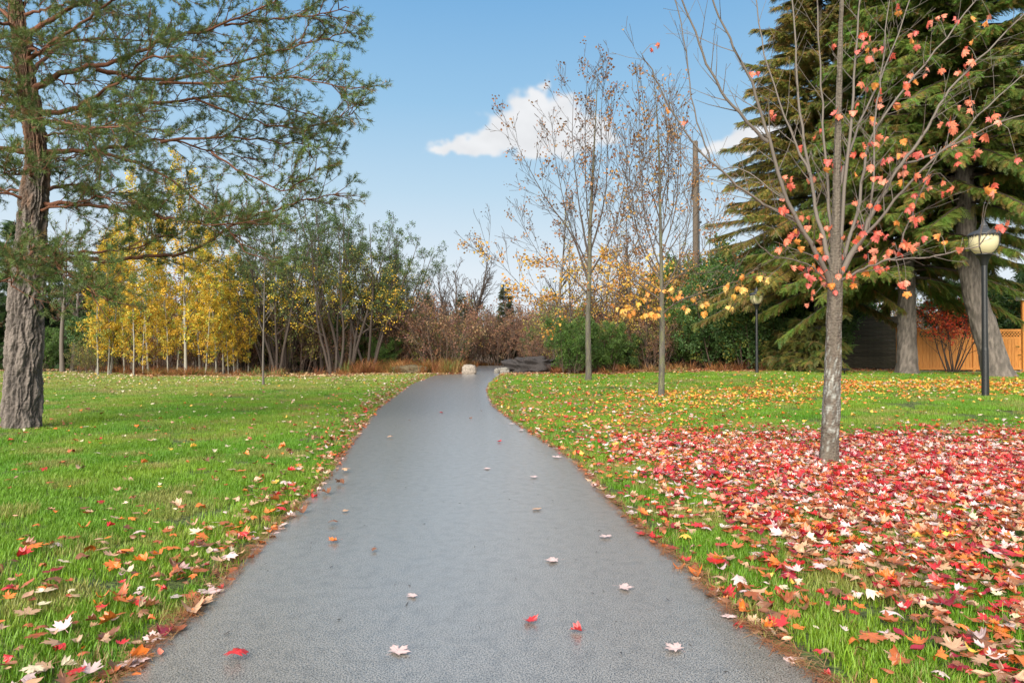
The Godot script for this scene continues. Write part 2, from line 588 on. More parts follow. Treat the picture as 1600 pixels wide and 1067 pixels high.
func make_leaf_meshes() -> void:
	var maple := [Vector2(0, 0.6), Vector2(0.07, 0.4), Vector2(0.17, 0.42), Vector2(0.13, 0.17), Vector2(0.24, 0.22), Vector2(0.31, 0.33), Vector2(0.36, 0.22), Vector2(0.55, 0.22), Vector2(0.44, 0.06), Vector2(0.5, -0.02), Vector2(0.26, -0.12), Vector2(0.36, -0.28), Vector2(0.12, -0.23), Vector2(0, -0.22)]
	var broad := [Vector2(0, 0.58), Vector2(0.1, 0.4), Vector2(0.25, 0.42), Vector2(0.22, 0.22), Vector2(0.46, 0.26), Vector2(0.4, 0.06), Vector2(0.5, -0.05), Vector2(0.3, -0.2), Vector2(0.12, -0.24), Vector2(0, -0.22)]
	var oval := [Vector2(0, 0.6), Vector2(0.12, 0.42), Vector2(0.22, 0.2), Vector2(0.25, 0.0), Vector2(0.2, -0.18), Vector2(0.1, -0.3), Vector2(0, -0.34)]
	LM.maple_flat = leaf_shape(maple, Vector2(0.12, 0.08), 0.05, 0.02, 0.42, 1)
	LM.maple_cupped = leaf_shape(maple, Vector2(0.75, 0.5), 0.25, 0.03, 0.42, 2)
	LM.maple_arched = leaf_shape(maple, Vector2(-0.65, -0.35), -0.3, 0.04, 0.3, 3)
	LM.maple_curled = leaf_shape(broad, Vector2(1.7, 0.3), 0.6, 0.05, 0.25, 4)
	LM.broad_folded = leaf_shape(broad, Vector2(-1.3, 0.5), 0.5, 0.05, 0.3, 5)
	LM.oval_curled = leaf_shape(oval, Vector2(1.8, 0.5), 0.7, 0.03, 0.2, 6)
	LM.hanging = leaf_shape(maple, Vector2(-0.95, -0.6), 0.35, 0.06, 0.5, 7)
	LM.hanging_broad = leaf_shape(broad, Vector2(-1.3, -0.4), 0.5, 0.05, 0.5, 8)
	# a clump of small leaves, about 1 across
	var r := RandomNumberGenerator.new()
	for kind in [["clump_round", 13, 0.15, 0.1], ["clump_narrow", 14, 0.2, 0.055], ["clump_sparse", 5, 0.2, 0.11]]:
		r.seed = 77 + kind[1]
		var mb := MB.new()
		for k in kind[1]:
			var p := Vector3(r.randf_range(-1, 1), r.randf_range(-1, 1), r.randf_range(-1, 1))
			p = p.normalized() * pow(r.randf(), 0.5) * 0.45
			var b := Basis.from_euler(Vector3(r.randf() * TAU, r.randf() * TAU, r.randf() * TAU))
			var l: float = kind[2] * r.randf_range(0.7, 1.2)
			var w: float = kind[3] * r.randf_range(0.8, 1.2)
			var s := r.randf_range(0.8, 1.15)
			var col := Color(s, s, s)
			mb.quad(p - b.z * l * 0.5, p - b.x * w + b.y * w * 0.3, p + b.z * l * 0.6, p + b.x * w + b.y * w * 0.3, col)
		LM[kind[0]] = mb.mesh()
	# pine needles round a shoot along +z
	r.seed = 91
	var pine := MB.new()
	for k in 24:
		var t := r.randf()
		var a := r.randf() * TAU
		var side := Vector3(cos(a), sin(a), 0)
		var base := Vector3(0, 0, t * 0.75)
		var d := (side * r.randf_range(0.45, 0.85) + Vector3(0, 0, 0.6)).normalized()
		var w := d.cross(Vector3(r.randf() - 0.5, r.randf() - 0.5, r.randf() - 0.5)).normalized() * 0.024
		var s := r.randf_range(0.75, 1.2)
		pine.tri(base - w, base + w, base + d * r.randf_range(0.38, 0.6), Color(s, s, s))
	LM.pine_shoot = pine.mesh()
	# a flat spray of spruce along +z
	r.seed = 93
	var sp := MB.new()
	for k in 17:
		var t := 0.05 + 0.92 * k / 16.0
		var s := 1.0 if k % 2 == 0 else -1.0
		var l := 0.36 * (1.15 - 0.75 * t) * r.randf_range(0.75, 1.2)
		var base := Vector3(0, -0.12 * t * t, t)
		var d := Vector3(s * 0.75, -0.25 + r.randf_range(-0.2, 0.25), 0.65).normalized()
		var tip := base + d * l
		var w := Vector3(0.03, 0.0, -0.03 * s).normalized() * 0.026
		var k2 := r.randf_range(0.75, 1.2)
		var col := Color(k2, k2, k2)
		var m := base.lerp(tip, 0.45)
		sp.quad(base, m - w, tip, m + w, col)
		var up := Vector3(0, 0.024, 0)
		sp.quad(base, m - up, tip, m + up, col)
	sp.quad(Vector3(-0.025, 0, 0.3), Vector3(0, -0.12, 1.08), Vector3(0.025, 0, 0.3), Vector3(0, 0, -0.05), Color(0.7, 0.55, 0.5))
	LM.spruce_spray = sp.mesh()
	# grass tufts, near to far: blades, height, width, spread
	for kind in [["tuft_edge", 15, 0.06, 0.0019, 0.045, true], ["tuft_near", 460, 0.056, 0.0019, 0.19, true], ["tuft_mid", 700, 0.06, 0.003, 0.34, false], ["tuft_far", 850, 0.06, 0.0055, 0.62, false], ["tuft_dry", 26, 0.9, 0.006, 0.12, true]]:
		r.seed = 55 + kind[1]
		var g := MB.new()
		for k in kind[1]:
			var a := r.randf() * TAU
			var q: float = kind[4] * sqrt(r.randf())
			var b := r.randf() * TAU
			var base := Vector3(cos(b) * q, -0.012, sin(b) * q)
			var out := Vector3(cos(a), 0, sin(a))
			var w: Vector3 = Vector3(-out.z, 0, out.x) * kind[3] * r.randf_range(0.7, 1.3)
			var hh: float = kind[2] * r.randf_range(0.5, 1.15)
			var lean := r.randf_range(0.15, 0.75) * hh
			var s := r.randf_range(0.75, 1.25)
			var col := Color(s * r.randf_range(0.9, 1.2), s, s * 0.9)
			var tip := base + Vector3(0, hh, 0) + out * lean
			if kind[5]:
				var m := base + Vector3(0, hh * 0.6, 0) + out * lean * 0.35
				g.quad(base - w, m - w * 0.85, m + w * 0.85, base + w, col)
				g.tri(m - w * 0.85, tip, m + w * 0.85, col)
			else:
				g.tri(base - w, tip, base + w, col)
		LM[kind[0]] = g.mesh()

# ------------------------------------------------------------------ ground
func make_ground() -> void:
	var xs := []
	var zs := []
	for k in [-900.0, -300.0, -120.0, -80.0, -60.0, -50.0, -42.0, -36.0, -30.0]: xs.append(k)
	var x := -26.0
	while x < 28.0:
		xs.append(x)
		x += 0.25 if absf(x) < 12.0 else 0.5
	for k in [30.0, 36.0, 42.0, 50.0, 60.0, 80.0, 120.0, 300.0, 900.0]: xs.append(k)
	for k in [300.0, 60.0, 20.0, 10.0, 5.0]: zs.append(k)
	var z := 2.0
	while z > -54.0:
		zs.append(z)
		z -= 0.25 if z > -14.0 else 0.5
	for k in [-56.0, -60.0, -70.0, -90.0, -120.0, -300.0, -1200.0]: zs.append(k)
	var mb := MB.new()
	for zz in zs:
		for xx in xs:
			var far: float = -zz
			var woods := sm(-1.0, 1.0, far - lawn_end(xx) + 2.0 * fbm.get_noise_2d(xx * 60.0, zz * 60.0))
			var patch := 0.5 + 0.5 * fbm.get_noise_2d(xx * 25.0, zz * 25.0)
			var col := Color(0.085, 0.135, 0.025).lerp(Color(0.14, 0.13, 0.05), patch * 0.6)
			col = col.lerp(Color(0.13, 0.075, 0.035), woods)
			mb.vert(Vector3(xx, terrain(xx, zz), zz), col)
	var w := xs.size()
	for j in zs.size() - 1:
		for k in w - 1:
			var a := j * w + k
			mb.i.append_array([a, a + w, a + w + 1, a, a + w + 1, a + 1])
	mb.smooth()
	tag(part("ground", mb.mesh(), M.soil, self), "", "", "", "structure")

func make_path() -> void:
	# a slab 15 mm proud of the soil, with a ragged edge that slopes down into the grass
	var mb := MB.new()
	var far := -12.0
	var rows := 0
	while far < 52.0:
		var l := edge(path_left, far) + 0.018 * fbm.get_noise_2d(far * 130.0, 3.0) + 0.02 * fbm.get_noise_2d(far * 40.0, 9.0)
		var r := edge(path_right, far) + 0.018 * fbm.get_noise_2d(far * 130.0, 30.0) + 0.02 * fbm.get_noise_2d(far * 40.0, 90.0)
		mb.vert(Vector3(l - 0.05, -0.02, -far))
		for k in 9:
			var t := k / 8.0
			var dip := 0.0015 * fbm.get_noise_2d(lerpf(l, r, t) * 50.0, far * 30.0)
			mb.vert(Vector3(lerpf(l, r, t), 0.016 + dip + 0.012 * (1.0 - pow(2.0 * t - 1.0, 2.0)), -far))
		mb.vert(Vector3(r + 0.05, -0.02, -far))
		rows += 1
		far += 0.06 if far > 1.5 and far < 9.0 else 0.25
	for j in rows - 1:
		for k in 10:
			var a := j * 11 + k
			mb.i.append_array([a, a + 11, a + 12, a, a + 12, a + 1])
	mb.smooth()
	tag(part("path", mb.mesh(), M.asphalt, self), "", "", "", "structure")

func lawn_tone(p: Vector3) -> Color:
	var fade := fbm.get_noise_2d(p.x * 12.0 + 70.0, p.z * 12.0)
	var col := Color(0.115, 0.29, 0.012).lerp(Color(0.21, 0.345, 0.02), clampf(0.4 + fade, 0.0, 1.0))
	if p.x < -3.0 and -p.z > 15.0: col = col.lerp(Color(0.34, 0.33, 0.08), 0.7 * sm(-3.0, -7.0, p.x) * sm(14.0, 22.0, -p.z) * clampf(0.7 + 1.2 * fade, 0.2, 1.0))
	var straw := fbm.get_noise_2d(p.x * 38.0 + 20.0, p.z * 38.0)
	col = col.lerp(Color(0.33, 0.29, 0.09), 0.75 * sm(0.1, 0.42, straw))
	return col

func make_grass() -> void:
	var root := thing("grass", "short green lawn grass on both sides of the path", "grass", Vector3.ZERO, "", "stuff")
	# patches of blades away from the path's edge, small tufts along it
	for band in [["near", 1.0, 8.5, 30.0, 0.22], ["mid", 8.5, 18.0, 9.0, 0.36], ["far", 18.0, 40.0, 2.9, 0.62]]:
		var s := SC.new()
		var cell := 1.0
		var far: float = band[1]
		while far < band[2]:
			var half := 0.8 * far + 2.6
			var x := -half
			while x < half:
				for k in int(band[3]) + (1 if rng.randf() < band[3] - int(band[3]) else 0):
					var p := Vector3(x + rng.randf() * cell, 0, -far - rng.randf() * cell)
					if -p.z > band[2] or on_path(p.x, p.z, band[4]): continue
					if -p.z > lawn_end(p.x) + rng.randfn() * 0.5: continue
					p.y = terrain(p.x, p.z)
					var lush := fbm.get_noise_2d(p.x * 45.0, p.z * 45.0)
					var size := rnd(0.85, 1.15)
					s.add(Transform3D(Basis(Vector3.UP, rng.randf() * TAU).scaled(Vector3(size, (1.0 + 0.6 * lush) * rnd(0.75, 1.25), size)), p), vary(lawn_tone(p), 0.14))
				x += cell
			far += cell
		scatter("blades", LM["tuft_" + band[0]], M.grass_blades, s, root)
	var e := SC.new()
	for k in 22000:
		var f := 1.0 + 31.0 * pow(rng.randf(), 1.5)
		var off := 0.45 * rng.randf()
		var right := rng.randf() < 0.5
		if off < 0.05 and rng.randf() > off / 0.05: continue
		var p := Vector3(edge(path_right, f) + off if right else edge(path_left, f) - off, 0, -f)
		if fbm.get_noise_2d(p.x * 90.0, p.z * 90.0) < -0.12 and off < 0.3: continue
		p.y = terrain(p.x, p.z)
		var size := rnd(0.75, 1.3) * (1.0 + 0.5 * sm(8.0, 20.0, f))
		var col := lawn_tone(p)
		if rng.randf() < 0.12: col = Color(0.3, 0.24, 0.09)
		e.add(Transform3D(Basis(Vector3.UP, rng.randf() * TAU).scaled(Vector3(size, size * rnd(0.6, 1.2), size)), p), vary(col, 0.2))
	scatter("blades", LM.tuft_edge, M.grass_blades, e, root)

# ------------------------------------------------------------------ fallen leaves
const RED := Color(0.52, 0.022, 0.025)
const CRIMSON := Color(0.27, 0.012, 0.028)
const PINK := Color(0.64, 0.47, 0.45)
const ORANGE := Color(0.66, 0.17, 0.025)
const SALMON := Color(0.72, 0.2, 0.12)
const TAN := Color(0.5, 0.3, 0.18)
const BROWN := Color(0.22, 0.085, 0.035)
const RUST := Color(0.38, 0.1, 0.03)
const YELLOW := Color(0.76, 0.44, 0.06)
const CREAM := Color(0.66, 0.55, 0.38)
func leaf_words(c: Color) -> String:
	for k in [[RED, "bright red"], [CRIMSON, "dark crimson"], [PINK, "pale pink"], [ORANGE, "orange"], [SALMON, "salmon pink"], [TAN, "tan"], [BROWN, "dark brown"], [RUST, "rust coloured"], [YELLOW, "golden yellow"], [CREAM, "cream coloured"]]:
		if k[0] == c: return k[1]
	return "brown"

func leaf_cover(x: float, far: float) -> Array:    # [how many to the square metre, palette]
	var l := edge(path_left, far)
	var r := edge(path_right, far)
	if x > r:
		var d := x - r
		var carpet := 900.0 * exp(-pow((x - 4.6) / 3.7, 2.0) - pow((far - 6.6) / 2.5, 4.0)) * sm(0.1, 1.1, d + 0.3 * fbm.get_noise_2d(x * 60.0, far * 60.0))
		var near := 430.0 * (1.0 - sm(4.3, 5.6, far)) * sm(-0.1, 1.0, d + 0.5 * fbm.get_noise_2d(x * 70.0, far * 70.0))
		var rim := 45.0 * exp(-d / 0.22)
		var orange := 0.0
		if far > 9.0: orange = 150.0 * sm(1.5, 4.5, x) * exp(-pow((far - 15.6 - 0.1 * x) / 2.7, 2.0)) * (0.65 + 0.7 * fbm.get_noise_2d(x * 25.0, far * 25.0 + 50.0))
		var beside := 120.0 * exp(-pow((x - 1.7) / 1.9, 2.0) - pow((far - 10.5) / 5.0, 2.0)) * (0.65 + 0.9 * fbm.get_noise_2d(x * 40.0, far * 40.0))
		var thin := 5.0 + (5.0 if far > 17.0 and x < 6.0 else 0.0)
		var all := carpet + near + rim + maxf(orange, 0.0) + maxf(beside, 0.0) + thin
		var q := rng.randf() * all
		if q < carpet: return [all, [RED, 3.0, CRIMSON, 1.8, PINK, 2.4, SALMON, 1.5, TAN, 0.9, ORANGE, 0.9, RUST, 1.0, BROWN, 0.5]] if far > 4.9 else [all, [RED, 2.2, CRIMSON, 1.3, PINK, 1.4, TAN, 1.7, BROWN, 1.0, RUST, 1.8, ORANGE, 0.9]]
		if q < carpet + near: return [all, [TAN, 2.2, RUST, 2.4, RED, 1.7, BROWN, 1.5, PINK, 1.0, ORANGE, 1.0, CRIMSON, 0.9, CREAM, 0.3]]
		if q < carpet + near + rim: return [all, [TAN, 2.0, RUST, 2.0, BROWN, 2.0, PINK, 1.0, RED, 0.7]]
		if q < carpet + near + rim + maxf(orange, 0.0): return [all, [YELLOW, 3.0, ORANGE, 3.2, RUST, 0.6, CREAM, 0.7]]
		if q < all - thin: return [all, [RED, 1.6, ORANGE, 2.0, PINK, 0.8, YELLOW, 0.8, RUST, 1.0, SALMON, 0.8]]
		return [all, [YELLOW, 1.0, TAN, 1.0, CREAM, 1.0, ORANGE, 0.8, RUST, 0.6]]
	var e := maxf(l - x, 0.0)
	var rim2 := 190.0 * exp(-e / 0.26)
	var near2 := 60.0 * (1.0 - sm(3.0, 6.0, far)) * exp(-e / 1.6) + 34.0 * (1.0 - sm(3.0, 5.0, far))
	var open := 5.0 * (1.0 - sm(9.0, 16.0, far))
	var pale := 3.0 + 10.0 * sm(20.0, 29.0, far)
	var all2 := rim2 + near2 + open + pale
	var q2 := rng.randf() * all2
	if q2 < rim2: return [all2, [TAN, 2.3, RUST, 2.2, BROWN, 2.2, PINK, 0.9, ORANGE, 0.6, RED, 0.3]]
	if q2 < rim2 + near2: return [all2, [RUST, 2.4, TAN, 1.6, ORANGE, 2.2, BROWN, 1.2, PINK, 0.8, CREAM, 0.4, RED, 0.7, CRIMSON, 0.3]]
	if q2 < rim2 + near2 + open: return [all2, [ORANGE, 2.2, RUST, 1.6, CREAM, 0.6, TAN, 0.8, RED, 0.6, BROWN, 0.8]]
	return [all2, [CREAM, 2.2, TAN, 1.2, YELLOW, 0.5, RUST, 0.4]]

func make_fallen_leaves() -> void:
	var kinds := ["maple_flat", "maple_cupped", "maple_arched", "maple_curled", "broad_folded", "oval_curled"]
	var words := {"maple_flat": "flat lobed leaf", "maple_cupped": "upturned lobed leaf", "maple_arched": "arched lobed leaf", "maple_curled": "curled leaf", "broad_folded": "folded leaf", "oval_curled": "small curled oval leaf"}
	var all := []
	var cell := 0.5
	var far := 1.2
	while far < 38.0:
		var half := 0.8 * far + 2.2
		var x := -half
		while x < half:
			var want: float = leaf_cover(x + 0.25, far + 0.25)[0] * cell * cell
			for k in int(want) + (1 if rng.randf() < want - int(want) else 0):
				var p := Vector3(x + rng.randf() * cell, 0, -far - rng.randf() * cell)
				if on_path(p.x, p.z, -0.04): continue
				if -p.z > lawn_end(p.x) + 1.5: continue
				var base: Color = pick(leaf_cover(p.x, -p.z)[1])
				var kind: String = kinds[rng.randi() % 6]
				if base == PINK or base == RED: kind = kinds[rng.randi() % 4]
				var size := lerpf(0.04, 0.106, pow(rng.randf(), 1.5)) * (0.8 if kind == "oval_curled" else 1.0) * (1.0 + 0.3 * sm(10.0, 20.0, -p.z))
				p.y = terrain(p.x, p.z) + (rnd(0.034, 0.062) if not on_path(p.x, p.z, 0.08) else rnd(0.018, 0.028))
				var b := Basis(Vector3(rnd(-1, 1), 0, rnd(-1, 1)).normalized(), absf(rng.randfn()) * 0.24) * Basis(Vector3.UP, rng.randf() * TAU)
				if rng.randf() < 0.3: b = b * Basis(Vector3(0, 0, 1), PI)
				all.append([p, b.scaled(Vector3.ONE * size), base, kind, size / -p.z])
			x += cell
		far += cell
	# the largest in view stand for themselves; the rest is litter
	var shown := []
	for k in all.size():
		var q := to_px(all[k][0])
		if q.x > 5.0 and q.x < 1595.0 and q.y < 1062.0: shown.append([all[k][4], k])
	shown.sort_custom(func(a, b): return a[0] > b[0])
	var single := {}
	for k in mini(262, shown.size()): single[shown[k][1]] = true
	var mats := {}
	var lots := {}
	for kind in kinds: lots[kind] = SC.new()
	for k in all.size():
		var a: Array = all[k]
		var col := vary(a[2], 0.2)
		if not single.has(k):
			lots[a[3]].add(Transform3D(a[1], a[0]), col)
			continue
		var side := a[0].x > 0.0 as bool
		put_leaf(a[3], a[2], Transform3D(a[1], a[0]), "%s %s in grass on the %s side of path" % [leaf_words(a[2]), words[a[3]], "lamp post" if side else "pine tree"], "fallen leaves in the grass beside the path", mats, k % 3)
	var root := thing("fallen_leaves", "red, orange and tan autumn leaves littering the lawn", "leaves", Vector3.ZERO, "", "stuff")
	for kind in kinds: scatter("leaves", LM[kind], M.ground_leaf, lots[kind], root)
	# leaves on the asphalt, where the photograph shows them
	var on := [[1003, 832, RED, 0, 0.085], [947, 838, PINK, 0, 0.085], [865, 875, PINK, 0, 0.09], [975, 917, PINK, 0, 0.085], [828, 970, RED, 1, 0.075], [903, 985, RED, 3, 0.065], [522, 845, ORANGE, 1, 0.08], [585, 860, BROWN, 2, 0.05], [645, 930, PINK, 0, 0.06], [622, 1017, PINK, 0, 0.09], [367, 1028, RED, 2, 0.09], [510, 770, BROWN, 3, 0.1], [690, 645, RED, 1, 0.09], [780, 690, RED, 1, 0.08], [835, 745, PINK, 0, 0.09], [762, 732, PINK, 0, 0.09], [985, 800, PINK, 0, 0.11], [952, 775, PINK, 0, 0.11], [870, 714, PINK, 0, 0.11], [838, 795, TAN, 0, 0.08], [538, 736, TAN, 2, 0.1], [532, 755, BROWN, 4, 0.1], [300, 951, TAN, 3, 0.12], [258, 988, CRIMSON, 3, 0.09], [470, 799, BROWN, 3, 0.12], [326, 923, PINK, 0, 0.11], [205, 1032, PINK, 0, 0.11], [250, 1018, SALMON, 5, 0.05], [815, 672, PINK, 0, 0.11], [800, 662, PINK, 0, 0.11], [610, 684, TAN, 2, 0.09], [538, 798, TAN, 0, 0.06], [520, 818, BROWN, 2, 0.07], [1055, 1012, PINK, 0, 0.08], [1035, 770, BROWN, 5, 0.05], [640, 657, BROWN, 5, 0.07], [752, 642, BROWN, 5, 0.06], [735, 654, BROWN, 4, 0.06]]
	for a in on:
		var d := ray(a[0], a[1])
		var p := EYE + d * ((EYE.y - 0.034) / -d.y)
		var r := edge(path_right, -p.z)
		var size: float = a[4]
		p.y = 0.033 + size * [0.02, 0.02, 0.3, 0.04, 0.32, 0.04][a[3]]
		if p.x > r - 0.1 or p.x < edge(path_left, -p.z) + 0.1: p.y -= 0.006
		var b := Basis(Vector3.UP, rng.randf() * TAU) * Basis(Vector3.RIGHT, rnd(-0.06, 0.06))
		var turn := "wet asphalt"
		put_leaf(kinds[a[3]], a[2], Transform3D(b.scaled(Vector3.ONE * size), p), "%s %s stuck to the %s of the path" % [leaf_words(a[2]), words[kinds[a[3]]], turn], "fallen leaves on the asphalt", mats, 0)
	# crumbs of twig and leaf on the asphalt, and brown pine needles along its edges
	var bit := MB.new()
	bit.tube(PackedVector3Array([Vector3(0, 0, -0.5), Vector3(0.06, 0.04, 0.0), Vector3(0, 0, 0.5)]), PackedFloat32Array([0.1, 0.14, 0.08]), 5)
	var bits := SC.new()
	for k in 240:
		var f := 2.2 + 20.0 * pow(rng.randf(), 1.6)
		var l := edge(path_left, f)
		var p := Vector3(lerpf(l, edge(path_right, f), rnd(0.03, 0.97)), 0.031, -f)
		var size := rnd(0.008, 0.024)
		bits.add(Transform3D(Basis(Vector3.UP, rng.randf() * TAU).scaled(Vector3(size * 0.6, size * 0.4, size * rnd(0.8, 2.2))), p), vary(Color(0.035, 0.025, 0.02), 0.4))
	var needle := MB.new()
	for k in 7:
		var a := k * 2.4
		var d := Vector3(cos(a), 0, sin(a)) * 0.05
		var w := Vector3(-d.z, 0, d.x) * 0.024
		var o := Vector3(sin(k * 5.0), 0, cos(k * 3.0)) * 0.03
		needle.quad(o - d - w, o - d + w, o + d + w + Vector3(0, 0.012, 0), o + d - w + Vector3(0, 0.012, 0))
	var lot := SC.new()
	for k in 2200:
		var f := 1.4 + 22.0 * pow(rng.randf(), 1.7)
		var right := rng.randf() < 0.6
		var off := absf(rng.randfn()) * 0.05 - 0.03
		var p := Vector3(edge(path_right, f) + off if right else edge(path_left, f) - off, 0, -f)
		p.y = 0.018 + rng.randf() * 0.012
		var col: Color = [Color(0.3, 0.11, 0.035), Color(0.2, 0.075, 0.03), Color(0.36, 0.2, 0.09)][rng.randi() % 3]
		lot.add(Transform3D(Basis(Vector3.UP, rng.randf() * TAU).rotated(Vector3.RIGHT, rnd(-0.12, 0.12)).scaled(Vector3.ONE * rnd(0.4, 0.95)), p), vary(col, 0.25))
	var lroot := thing("needle_litter", "rusty pine needles and crumbs along the path edges", "litter", Vector3.ZERO, "", "stuff")
	scatter("crumbs", bit.mesh(), M.litter, bits, lroot)
	scatter("needles", needle.mesh(), M.litter, lot, lroot)

func put_leaf(kind: String, base: Color, t: Transform3D, label: String, group: String, mats: Dictionary, tone: int) -> void:
	var key := "%s_%d" % [leaf_words(base), tone]
	if not mats.has(key):
		var m: StandardMaterial3D = M.ground_leaf.duplicate()
		var c: Color = base * [1.0, 0.82, 1.15][tone]
		m.albedo_color = lin(minf(c.r, 0.85), minf(c.g, 0.85), minf(c.b, 0.85))
		m.resource_name = "fallen_leaf"
		mats[key] = m
	var o := part("fallen_leaf", LM[kind], mats[key], self)
	o.transform = t
	tag(o, label, "leaf", group)

# ------------------------------------------------------------------ trees
func foliage(root: Node3D, called: String, mesh: Mesh, m: Material, pal: Array, per: float, size: float, jitter: float, low := -1.0, high := 999.0, from := 0, to := -1) -> void:
	var s := Bake.new()
	var shape: PackedVector3Array = soup(mesh)
	for k in range(from, anchor_p.size() if to < 0 else to):
		var p := anchor_p[k]
		if p.y < low or p.y > high: continue
		for j in int(per) + (1 if rng.randf() < per - int(per) else 0):
			var q := p + rdir() * jitter * rng.randf()
			s.add(shape, Transform3D(along(rdir(), rng.randf() * TAU).scaled(Vector3.ONE * size * rnd(0.65, 1.3)), q), vary(pick(pal), 0.25))
	if s.v.size(): stuff(called, s.mesh(), m, root)

# a broadleaf tree or shrub at the origin: one or more stems from one foot
func broadleaf(called: String, label: String, category: String, o: Dictionary) -> Node3D:
	var root := thing(called, label, category, Vector3.ZERO, o.get("group", ""))
	clear_anchors()
	var wood := MB.new()
	var stems: int = o.get("stems", 1)
	var S := {"seg": o.get("seg", 0.5), "wob": o.get("wob", 0.14), "up": o.get("up", 0.06), "thin": o.get("thin", 0.006), "leaf_level": o.get("leaf_level", 1), "depth": o.get("depth", 2), "kids": o.kids, "angle": o.get("angle", 0.7), "ratio": o.get("ratio", 0.5), "from": 0.15}
	for st in stems:
		var h: float = o.h * (1.0 if stems == 1 else rnd(0.65, 1.0))
		var lean: float = o.get("lean", 0.05)
		var a := TAU * (st + rng.randf() * 0.6) / stems
		var d := Vector3(cos(a) * lean, 1, sin(a) * lean).normalized()
		var p: Vector3 = Vector3(cos(a), 0, sin(a)) * (0.0 if stems == 1 else o.get("foot", 0.25) * rng.randf())
		p.y = -0.08
		var pts := PackedVector3Array([p])
		var rad := PackedFloat32Array([o.r * 1.25])
		var n := 12
		for k in n:
			d = (d + rdir() * o.get("crook", 0.05) + Vector3(0, 0.03, 0)).normalized()
			p += d * (h / n)
			pts.append(p)
			rad.append(maxf(o.r * (1.0 - 0.9 * (k + 1.0) / n), 0.008))
		var tm := MB.new()
		tm.tube(pts, rad, 8 if o.r > 0.05 else 5)
		part("trunk" if stems == 1 else "stem", tm.mesh(), M[o.get("trunk_mat", o.get("mat", "twig"))], root)
		var kids: int = o.branches
		for k in kids:
			var t := lerpf(o.get("bare", 0.25), 0.98, (k + rng.randf()) / kids)
			var f := t * n
			var s := mini(int(f), n - 1)
			var q := pts[s].lerp(pts[s + 1], f - s)
			var dir := (pts[s + 1] - pts[s]).normalized()
			var side := dir.cross(rdir()).normalized()
			var ang: float = o.get("open", 0.75) * rnd(0.75, 1.25)
			var len: float = o.reach * (1.0 - o.get("taper", 0.65) * t) * rnd(0.6, 1.2)
			grow(wood, q, dir * cos(ang) + side * sin(ang), len, maxf(rad[s] * 0.5, 0.012), 0, S)
	part("branches", wood.mesh(), M[o.get("mat", "twig")], root)
	for l in o.get("leaves", []):
		foliage(root, "leaves", LM[l[0]], M.far_leaf, l[1], l[2], l[3], l[4], l[5] if l.size() > 5 else -1.0, l[6] if l.size() > 6 else 999.0)
	return root

func spruce(called: String, label: String, o: Dictionary) -> Node3D:
	var root := thing(called, label, "tree", o.get("at", Vector3.ZERO), o.get("group", ""))
	var h: float = o.h
	var lean: Vector3 = o.get("lean", Vector3.ZERO)
	var trunk_at := func(y: float) -> Vector3:
		var t := y / h
		return Vector3(0, y, 0) + lean * (minf(t * 5.0, 1.0) + t * 0.5)
	var tp := []
	for k in 13:
		var y := -0.1 + (h + 0.1) * k / 12.0
		tp.append(v4(trunk_at.call(maxf(y, 0.0)) + Vector3(0, minf(y, 0.0), 0), maxf(o.r * (1.0 - 0.97 * k / 12.0), 0.02)))
	part("trunk", bark_trunk(tp, 16, 48, o.r * 0.08, 3.6 / maxf(o.r, 0.1), 0.3, o.seed, 4), M.bark, root)
	var kinds: Array = boughs(o)
	var lots := []
	for k in kinds: lots.append(SC.new())
	var y: float = o.bottom
	while y < h - 0.2:
		var t: float = (y - o.bottom) / (h - o.bottom)
		for k in o.get("whorl", 6):
			var l: float = o.reach * pow(1.0 - t, 0.75) * rnd(0.65, 1.1) * sm(-0.12, 0.12, t + 0.05) + 0.15
			var cls := clampi(int(3.0 - 3.0 * l / o.reach), 0, 2)
			var full: float = o.reach * [0.9, 0.55, 0.25][cls]
			var b := Basis(Vector3.UP, rng.randf() * TAU) * Basis(Vector3.RIGHT, -0.35 * t * t - 0.1 * t + rnd(-0.32, 0.28))
			var w := rnd(0.85, 1.15)
			lots[cls * 3 + rng.randi() % 3].add(Transform3D(b * Basis.from_scale(Vector3(w * lerpf(1.0, l / full, 0.5), lerpf(1.0, l / full, 0.5), l / full)), trunk_at.call(y + rnd(-0.3, 0.3))), vary(Color(1, 1, 1), 0.14))
		y += o.get("gap", 0.36) * (1.0 - 0.35 * t)
	for k in kinds.size(): if lots[k].t.size(): scatter("boughs", kinds[k], M.needles, lots[k], root)
	return root

